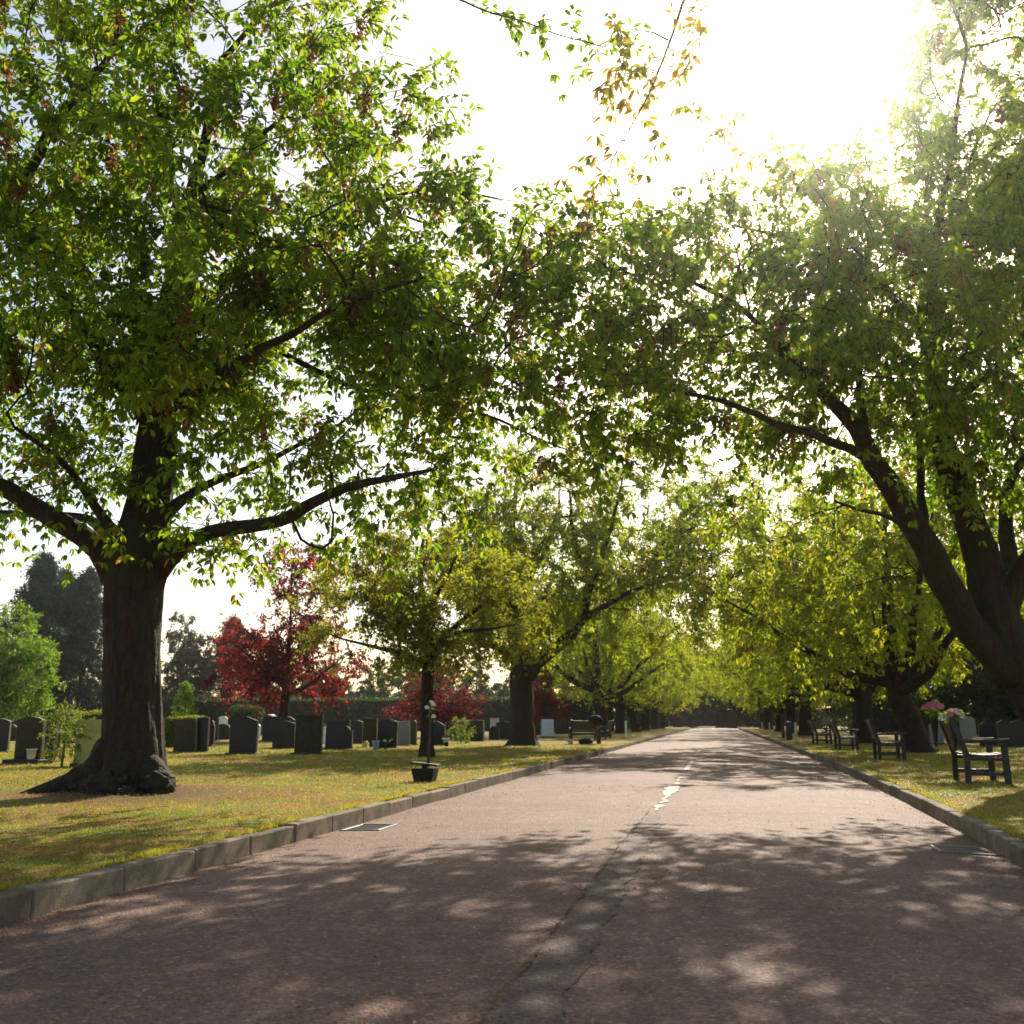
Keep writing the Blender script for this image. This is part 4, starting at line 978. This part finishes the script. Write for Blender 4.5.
# rows of far headstones
rng = np.random.default_rng(77)
protos = {}
k = 0
taken = []
styles = ['flat', 'convex', 'round', 'ogee', 'peak', 'shoulder']
for Y in (33, 40.5, 44, 48, 52, 58, 65, 73, 82):
    x = -9.8 - rng.random()
    while x > -12 - Y * .62:
        x -= rng.uniform(1.1, 2.5) * (1 + (Y > 60) * .4)
        if rng.random() < .22: continue
        m = rng.choice(['stone_black', 'stone_dark', 'stone_grey', 'stone_pale', 'stone_olive'], p=[.34, .28, .16, .1, .12]); st = styles[rng.integers(6)]
        if abs(x - (-17.8)) < 1 and abs(Y - 46) < 3: continue
        word = {'stone_black': 'black', 'stone_dark': 'dark grey', 'stone_grey': 'light grey', 'stone_pale': 'white', 'stone_olive': 'mossy'}[m]
        key = (m, st)
        loc = (x, Y + rng.normal() * .3, LAWN - .01); rz = rng.normal() * .12
        lab = 'distant %s headstone in the rows between the near graves and the hedge' % word
        gr = 'distant %s headstones' % word
        if key in protos:
            t = copy_tree(protos[key]); t.location = loc; t.rotation_euler.z = rz; s = rng.uniform(.85, 1.15); t.scale = (s, 1, s)
        else:
            t = thing('headstone', lab, 'headstone', loc, rz, gr); bm_obj('slab', slab_bm(st, rng.uniform(.6, .8), rng.uniform(.7, .95), .11), M[m], t, m2=M[EDGE[m]])
            protos[key] = t
for Y in (36, 45, 56, 66):
    x = 9.5
    while x < 12 + Y * .25:
        x += rng.uniform(1.4, 3.4)
        m = rng.choice(['stone_black', 'stone_dark', 'stone_grey']); st = styles[rng.integers(6)]; key = (m, st)
        word = {'stone_black': 'black', 'stone_dark': 'dark grey', 'stone_grey': 'light grey'}[m]
        lab = 'distant %s headstone in the rows behind the benches' % word
        loc = (x, Y + rng.normal() * .3, LAWN - .01)
        if key in protos: t = copy_tree(protos[key]); t.location = loc; t.rotation_euler.z = rng.normal() * .1
        else:
            t = thing('headstone', lab, 'headstone', loc, 0, ''); bm_obj('slab', slab_bm(st, .7, .85, .11), M[m], t, m2=M[EDGE[m]]); protos[key] = t
        t['label'] = lab; t['group'] = 'distant %s headstones behind the benches' % word

# ------------------------------------------------------------------ flowers and pots at the graves
def flower_head(bm, c, r, seed):
    """ruffled bloom: overlapping cupped petals"""
    rg = random.Random(seed)
    for k in range(16):
        ph = k * 2.4; el = (k / 15) * 1.4
        d = Vector((math.cos(ph) * math.cos(el), math.sin(ph) * math.cos(el), math.sin(el)))
        p = Vector(c) + d * r * .55; u = d.orthogonal().normalized(); w = d.cross(u)
        s = r * .6
        vs = [bm.verts.new(p + u * math.cos(a) * s * (.8 + .3 * rg.random()) + w * math.sin(a) * s + d * s * .35 * (rg.random() - .2)) for a in (0, 1.05, 2.1, 3.14, 4.2, 5.2)]
        cv = bm.verts.new(p - d * s * .2)
        for i in range(6): bm.faces.new((vs[i], vs[(i + 1) % 6], cv))
def bouquet(name, label, base, tips, m, r, vase=None, pot=None, seed=1, group=None):
    t = thing(name, label, 'flowers', base, 0, group)
    st = Wood(); lv_b, lv_a = [], []
    for k, c in enumerate(tips):
        P, R = catmull(np.array([(0, 0, .02), (c[0] * .4, c[1] * .4, c[2] * .55), c]), [.006, .005, .005], .05); st.tube(P, R, 4)
        for j in range(4): lv_b.append(P[int(len(P) * (.45 + .12 * j))]); lv_a.append(np.random.default_rng(seed * 9 + k * 4 + j).normal(size=3) + [0, 0, .2])
    link('stem', st.mesh('stem', M['stem']), t)
    L = np.full(len(lv_b), max(r * 1.5, .05))
    link('foliage', leaves_mesh('foliage', np.array(lv_b), np.array(lv_a), norm(np.random.default_rng(seed).normal(size=(len(lv_b), 3))), L, L * .5, np.linspace(.2, .8, len(lv_b)), M['lime_leaf'], False), t)
    for k, c in enumerate(tips):
        bm = bmesh.new(); flower_head(bm, c, r * (.85 + .3 * ((k * 37) % 10) / 10), seed * 31 + k)
        bm_obj('bloom', bm, M[m] if isinstance(m, str) else M[m[k % len(m)]], t)
    if vase:
        bm = bmesh.new(); lathe(bm, vase, n=14); bm_obj('vase', bm, M[pot], t, True)
    return t
def tips(n, r, h, seed):
    rg = random.Random(seed); return [(rg.uniform(-r, r), rg.uniform(-r, r) * .7, h * rg.uniform(.8, 1.05)) for _ in range(n)]
def dep_y(x0, x1, base): return gp((x0 + x1) / 2, base)
p = dep_y(14, 42, 764); q = at(24.5, 757, p[1] - .42)
bm = bmesh.new(); lathe(bm, [(.075, 0), (.08, .02), (.105, .2), (.115, .2), (.115, .225), (.095, .225), (.085, .19)], n=18)
t = bm_obj('flower_pot', bm, M['plastic_white'], None, True); t.location = (q[0], p[1] - .2, LAWN + .11); tag(t, 'empty off white flower pot on the plinth of the mossy headstone', 'pot')
def grave_flowers(label, x, base, m, n, r, rad, h, seed, vase=None, pot=None):
    b = gp(x, base); return bouquet('grave_flowers', label, (b[0], b[1] - .15, LAWN), tips(n, rad, h, seed), m, r, vase, pot, seed)
VP = [(.07, 0), (.09, .03), (.1, .16), (.11, .17)]
grave_flowers('purple flowers in a dark pot before a black headstone', 331, 748, 'purple', 7, .06, .13, .3, 3, VP, 'stone_black')
grave_flowers('yellow flowers in a dark pot before the slanting black headstone', 389, 748, ('yellow', 'white_petal'), 7, .06, .14, .28, 4, VP, 'dark_blue')
grave_flowers('white flowers at the foot of the black headstone behind the thin cherry', 447, 747, 'white_petal', 5, .06, .1, .28, 5, VP, 'stone_black')
grave_flowers('orange flowers at a grave beside the white arched stone', 228, 739, ('pink', 'yellow'), 5, .08, .12, .34, 6, VP, 'stone_dark')
b = gp(375.5, 750)
bm = bmesh.new(); lathe(bm, [(.09, 0), (.1, .02), (.105, .2), (.12, .27), (.12, .3), (.1, .3), (.09, .26)], n=16)
t = bm_obj('flower_vase', bm, M['blue_grey'], None, True); t.location = (b[0], b[1], LAWN); tag(t, 'empty blue grey vase on the grass before the dark headstones', 'vase')
b = gp(368, 747.5); bm = bmesh.new(); box(bm, (0, 0, .075), (.2, .2, .15), None, .012); box(bm, (0, 0, .155), (.22, .22, .02), None, .004); box(bm, (0, 0, .2), (.12, .12, .07), None, .02)
t = bm_obj('flower_box', bm, M['yellow']); t.location = (b[0], b[1] - .25, LAWN); tag(t, 'pale yellow flower box at the foot of a dark headstone', 'box')

# ------------------------------------------------------------------ black memorial flower stand
b = gp(425, 782)
t = thing('flower_stand', 'black stone flower stand with a thin pole and white flowers beside the kerb', 'flower stand', (b[0], b[1], LAWN))
bm = bmesh.new()
for z0, z1, w0, w1 in ((0, .21, .28, .37),):
    lo = [bm.verts.new((sx * w0 / 2, sy * .14, z0)) for sx, sy in ((-1, -1), (1, -1), (1, 1), (-1, 1))]; hi = [bm.verts.new((sx * w1 / 2, sy * .18, z1)) for sx, sy in ((-1, -1), (1, -1), (1, 1), (-1, 1))]
    bm.faces.new(lo[::-1]); bm.faces.new(hi)
    for k in range(4): bm.faces.new((lo[k], lo[(k + 1) % 4], hi[(k + 1) % 4], hi[k]))
bmesh.ops.bevel(bm, geom=bm.edges[:], offset=.015, segments=2, affect='EDGES')
bm_obj('base', bm, M['stone_black'], t)
bm = bmesh.new(); box(bm, (0, 0, .275), (.44, .24, .03), Euler((0, .09, 0)), .008); box(bm, (0, 0, .234), (.09, .09, .05)); bm_obj('slab', bm, M['stone_black'], t)
w = Wood(); P, R = catmull(np.array([(.05, 0, .28), (.06, 0, .7), (.075, 0, 1.16)]), [.017, .015, .014], .1); w.tube(P, R, 8); link('pole', w.mesh('pole', M['iron']), t)
for k, c in enumerate(((.02, -.03, 1.14), (.12, -.02, 1.19), (.13, -.03, 1.0), (.07, .03, 1.22))):
    bm = bmesh.new(); flower_head(bm, c, .045, k + 5); bm_obj('bloom', bm, M['white_petal'], t)
lb = np.array([(.07, 0, 1.0 + .02 * k) for k in range(10)]); la = np.random.default_rng(3).normal(size=(10, 3)); Lx = np.full(10, .08)
link('foliage', leaves_mesh('foliage', lb, la, norm(np.random.default_rng(4).normal(size=(10, 3))), Lx, Lx * .5, np.linspace(0, 1, 10), M['hedge_leaf'], False), t)

# ------------------------------------------------------------------ benches
def make_bench(label, group='memorial benches along the road', L=1.25):
    """origin under the middle; the sitter faces +X, the length runs along Y"""
    t = thing('bench', label, 'bench', (0, 0, 0), 0, group)
    for s in (-1, 1):
        y = s * (L / 2 - .04)
        bm = bmesh.new(); bar(bm, (-.24, y, -.02), (-.235, y, .44), .085, .08); bar(bm, (-.235, y, .42), (-.40, y, .97), .08, .08); bm_obj('rear_leg', bm, M['wood'], t)
        bm = bmesh.new(); bar(bm, (.32, y, -.02), (.30, y, .60), .095, .085); bm_obj('front_leg', bm, M['wood'], t)
        bm = bmesh.new(); bar(bm, (-.31, y, .615), (.40, y, .635), .10, .05, .01); bm_obj('armrest', bm, M['wood'], t)
        bm = bmesh.new(); bar(bm, (-.24, y, .14), (.30, y, .14), .065, .05); bar(bm, (-.24, y, .36), (.30, y, .36), .10, .05); bm_obj('side_rail', bm, M['wood'], t)
    bm = bmesh.new()
    for k in range(7):
        x = -.2 + k * .083; box(bm, (x, 0, .42 + (.006 if k in (0, 6) else 0) - .018 * math.sin(k / 6 * PI)), (.072, L - .15, .024), None, .005)
    bm_obj('seat', bm, M['wood_panel'], t)
    bm = bmesh.new(); box(bm, (.03, 0, .14), (.045, L - .1, .05), None, .004); box(bm, (.27, 0, .375), (.03, L - .14, .06), None, .004); bm_obj('stretcher', bm, M['wood'], t)
    bm = bmesh.new()
    tl = math.atan2(.165, .53); 
    def bk(z): return -.235 - (z - .42) * .165 / .53
    for z, hh in ((.52, .07), (.90, .085)): box(bm, (bk(z), 0, z), (.035, L - .14, hh), Euler((0, -tl, 0)), .005)
    ns = 13
    for k in range(ns):
        y = (k + .5) / ns * (L - .18) - (L - .18) / 2
        box(bm, (bk(.71), y, .71), (.018, .068, .33), Euler((0, -tl, 0)), .003)
    bm_obj('backrest', bm, M['wood_panel'], t)
    return t
bench = make_bench('dark wooden bench with pink flowers at both ends of its back')
bench.location = (3.97, 17.35, LAWN + .01); bench.rotation_euler.z = -.06
def bcopy(label, X, Y, rz):
    c = copy_tree(bench); c.location = (X, Y, LAWN + .01); c.rotation_euler.z = rz; c['label'] = label; return c
bcopy('dark wooden bench in front of the leaning avenue tree, second from the pink flowers', 4.05, 26.6, -.05)
bcopy('dark wooden bench standing third from the pink flowers', 4.15, 36.0, .0)
bcopy('dark wooden bench farthest from the pink flowers, before the marker post', 4.15, 44.2, .05)
bb = gp(585, 744); bcopy('brown bench with a black bag under it across the road, its back to us', bb[0], bb[1], PI / 2 + .25)
bcopy('farther dark bench in front of an avenue tree on the headstone side', -5.9, 53.5, PI - .1)
# flowers at the first bench: cone vases strapped to the back
bl = bench.location
def on_bench(x, y, z):
    c, s = math.cos(-.06), math.sin(-.06); return (bl[0] + x * c - y * s, bl[1] + x * s + y * c, bl[2] + z)
CONE = [(.018, -.42), (.03, -.3), (.06, 0), (.066, .0), (.066, .02), (.045, .02)]
bouquet('flower_bouquet', 'bright pink flowers with green leaves in a black cone vase behind the bench', on_bench(-.52, .42, .93), [(-.07, 0, .24), (.05, .03, .27), (-.01, -.06, .2), (-.12, .03, .2), (.1, -.03, .22), (0, .06, .25)], 'pink', .075, CONE, 'iron', 7)
bouquet('flower_bouquet', 'pale pink and white flowers in a black cone vase on the bench corner', on_bench(-.37, -.50, .90), [(-.1, 0, .1), (0, .03, .15), (.09, 0, .14), (-.05, -.06, .12), (.05, -.05, .15), (.13, .03, .1), (-.15, .02, .06)], ('pale_pink', 'pale_pink', 'white_petal', 'pink'), .075, CONE, 'iron', 8)
# black bag and white flowers by the far bench
bm = bmesh.new(); blob(bm, (0, 0, .12), .3, 3, .3, (1, .8, .45), 2.5, 3); t = bm_obj('bin_bag', bm, M['plastic_black'], None, True); t.location = (bb[0] + .1, bb[1] - .55, LAWN); tag(t, 'black bin bag lying under the brown bench', 'bag')
b = gp(576, 744); bouquet('grave_flowers', 'white flowers on the grass beside the black bin bag', (bb[0] - .5, bb[1] - .75, LAWN), tips(7, .12, .16, 11), 'white_petal', .08, VP, 'plastic_white', 9)
bm = bmesh.new(); blob(bm, (0, 0, 0), .24, 3, .2, (1.25, .7, .8), 3, 5); t = bm_obj('wreath_cover', bm, M['rubber'], None, True); t.location = (bb[0] + .48, bb[1] - .22, LAWN + .98); tag(t, 'dark rounded cover hooked over the back of the brown bench', 'cover')

# ------------------------------------------------------------------ posts, gate
def post(label, X, Y, h, m, r=.045, name='marker_post'):
    bm = bmesh.new(); box(bm, (0, 0, h / 2 - .05), (r * 2, r * 2, h + .1), None, .008); box(bm, (0, 0, h + .012), (r * 2.3, r * 2.3, .024), None, .006)
    o = bm_obj(name, bm, M[m]); o.location = (X, Y, LAWN); return tag(o, label, 'post', 'marker posts on the verges')
post('tall white marker post beside the dark blue bin', 3.85, 54, .85, 'white', .045)
post('white stake nearer the road of the pair by the avenue trees', 3.6, 88, .8, 'white', .05)
post('white stake farther from the road of the pair by the avenue trees', 4.2, 88, .8, 'white', .05)
post('white post on the grass beside the farther dark bench', -5.3, 60, .9, 'white', .06)
post('thin brown timber post on the verge beyond the dark blue bin', 3.6, 60, 1.3, 'wood_panel', .08)
b = (3.5, 53.6)
t = thing('litter_bin', 'dark blue litter bin beside the tall white marker post', 'bin', (b[0], b[1], LAWN))
bm = bmesh.new(); lathe(bm, [(.14, 0), (.15, .03), (.16, .8), (.16, .82)], n=18); bm_obj('body', bm, M['dark_blue'], t, True)
bm = bmesh.new(); lathe(bm, [(.17, .81), (.175, .84), (.12, .9), (.03, .92)], n=18); bm_obj('lid', bm, M['dark_blue'], t, True)
def gate():
    t = thing('iron_gate', 'black iron gate with upright bars across the end of the road', 'gate', (-.4, 156, LAWN - .1))
    bm = bmesh.new(); x = -5.4
    while x < 5.5: bar(bm, (x, 0, .1), (x, 0, 1.75), .035, .035, 0); x += .17
    for z in (.15, .9, 1.7): box(bm, (0, .03, z), (11, .05, .06))
    bm_obj('railing', bm, M['iron'], t)
gate()
def pillar(label, X):
    t = thing('gate_pillar', label, 'pillar', (X, 156, LAWN - .1), 0, 'gate pillars')
    bm = bmesh.new(); box(bm, (0, 0, 1.25), (1.4, .9, 2.5), None, .02); bm_obj('shaft', bm, M['brick'], t)
    bm = bmesh.new(); box(bm, (0, 0, 2.57), (1.6, 1.1, .16), None, .03); bm_obj('coping', bm, M['stone_dark'], t)
pillar('dark gate pillar in the middle of the road end', 2.1); pillar('dark gate pillar on the headstone side of the road end', -6.0); pillar('dark gate pillar on the bench side of the road end', 5.8)

# ------------------------------------------------------------------ two parked cars glimpsed beyond the hedges
def car(label, x, Y, m, rz):
    b = at(x, 716, Y); t = thing('parked_car', label, 'car', (b[0], Y, LAWN), rz)
    def body(pts, wd, name, mm, inset=0):
        bm = bmesh.new(); l = [bm.verts.new((px, -wd / 2 + (inset if pz > 1 else 0), pz)) for px, pz in pts]; r = [bm.verts.new((px, wd / 2 - (inset if pz > 1 else 0), pz)) for px, pz in pts]
        bm.faces.new(l); bm.faces.new(r[::-1])
        for k in range(len(pts)): bm.faces.new((l[k], r[k], r[(k + 1) % len(pts)], l[(k + 1) % len(pts)]))
        bmesh.ops.recalc_face_normals(bm, faces=bm.faces[:]); bmesh.ops.bevel(bm, geom=bm.edges[:], offset=.05, segments=2, affect='EDGES'); return bm_obj(name, bm, M[mm], t, True)
    body([(-2.1, .25), (2.1, .25), (2.15, .6), (2.0, .82), (1.0, .92), (-1.9, .95), (-2.15, .7)], 1.75, 'body', m)
    body([(1.0, .9), (.35, 1.42), (-1.2, 1.45), (-1.85, .92)], 1.6, 'window', 'glass', .12)
    body([(.32, 1.4), (.25, 1.47), (-1.1, 1.5), (-1.2, 1.42)], 1.42, 'roof', m)
    for sx in (-1.3, 1.35):
        for sy in (-.8, .8):
            bm = bmesh.new(); bmesh.ops.create_cone(bm, cap_ends=True, segments=20, radius1=.31, radius2=.31, depth=.2)
            for v in bm.verts: v.co = Vector((v.co.x + sx, v.co.z + sy, v.co.y + .31))
            bm_obj('wheel', bm, M['rubber'], t)
car('faded red car parked beyond the low hedge near the big cherry trunk', 150, 72, 'car_red', .2)
car('white car parked beyond the rounded clipped bush', 268, 80, 'car_white', -.1)

# ------------------------------------------------------------------ light, sky, camera
SUN_EL, SUN_AZ = math.radians(34.8), math.radians(8.0)
sd = Vector((math.sin(SUN_AZ) * math.cos(SUN_EL), math.cos(SUN_AZ) * math.cos(SUN_EL), math.sin(SUN_EL)))
L = bpy.data.lights.new('sun', 'SUN'); L.energy = 5.0; L.angle = math.radians(.53); L.color = (1, .90, .74)
so = bpy.data.objects.new('sun', L); C.objects.link(so); so.rotation_euler = (-sd).to_track_quat('-Z', 'Y').to_euler(); so.location = (0, 0, 60)
W = bpy.data.worlds.new('World'); bpy.context.scene.world = W; W.use_nodes = True
nt = W.node_tree; bg = nt.nodes['Background']; sky = nt.nodes.new('ShaderNodeTexSky'); sky.sky_type = 'NISHITA'; sky.sun_disc = False
sky.sun_elevation = SUN_EL; sky.sun_rotation = SUN_AZ; sky.dust_density = 1.6; sky.air_density = 1.0
nt.links.new(mixc(nt, sky.outputs[0], (1.12, 1.0, .84), 1.0, 'MULTIPLY'), bg.inputs[0]); bg.inputs[1].default_value = .115
cam = bpy.data.cameras.new('camera'); co = bpy.data.objects.new('camera', cam); C.objects.link(co)
cam.sensor_width = 36; cam.lens = F / 1024 * 36; cam.clip_start = .05; cam.clip_end = 3000
co.location = (0, 0, H); co.rotation_euler = (PI / 2 + PITCH, 0, YAW)
cam.dof.use_dof = True; cam.dof.focus_distance = 8.5; cam.dof.aperture_fstop = 3.5
sc = bpy.context.scene; sc.camera = co
sc.view_settings.view_transform = 'Standard'; sc.view_settings.look = 'None'; sc.view_settings.gamma = 1; sc.view_settings.exposure = .92
sc.render.engine = 'CYCLES'
cy_ = sc.cycles; cy_.max_bounces = 8; cy_.diffuse_bounces = 4; cy_.transmission_bounces = 6; cy_.glossy_bounces = 3; cy_.sample_clamp_indirect = 8; cy_.use_denoising = True

# ------------------------------------------------------------------ thin air volume, added to imitate lens glare near the sun
hm, hn = mat('glare air')
pv = hn.nodes.new('ShaderNodeVolumePrincipled'); pv.inputs['Color'].default_value = (.95, .95, .92, 1); pv.inputs['Density'].default_value = .0005; pv.inputs['Anisotropy'].default_value = .93
ho = hn.nodes.new('ShaderNodeOutputMaterial'); hn.links.new(pv.outputs[0], ho.inputs['Volume'])
bm = bmesh.new(); box(bm, (0, 85, 8.3), (180, 200, 19.0)); hz = bm_obj('glare_haze', bm, hm); hz['kind'] = 'stuff'; hz['label'] = 'thin sunny veil of air added to imitate lens glare along the avenue'
sc.cycles.volume_bounces = 0
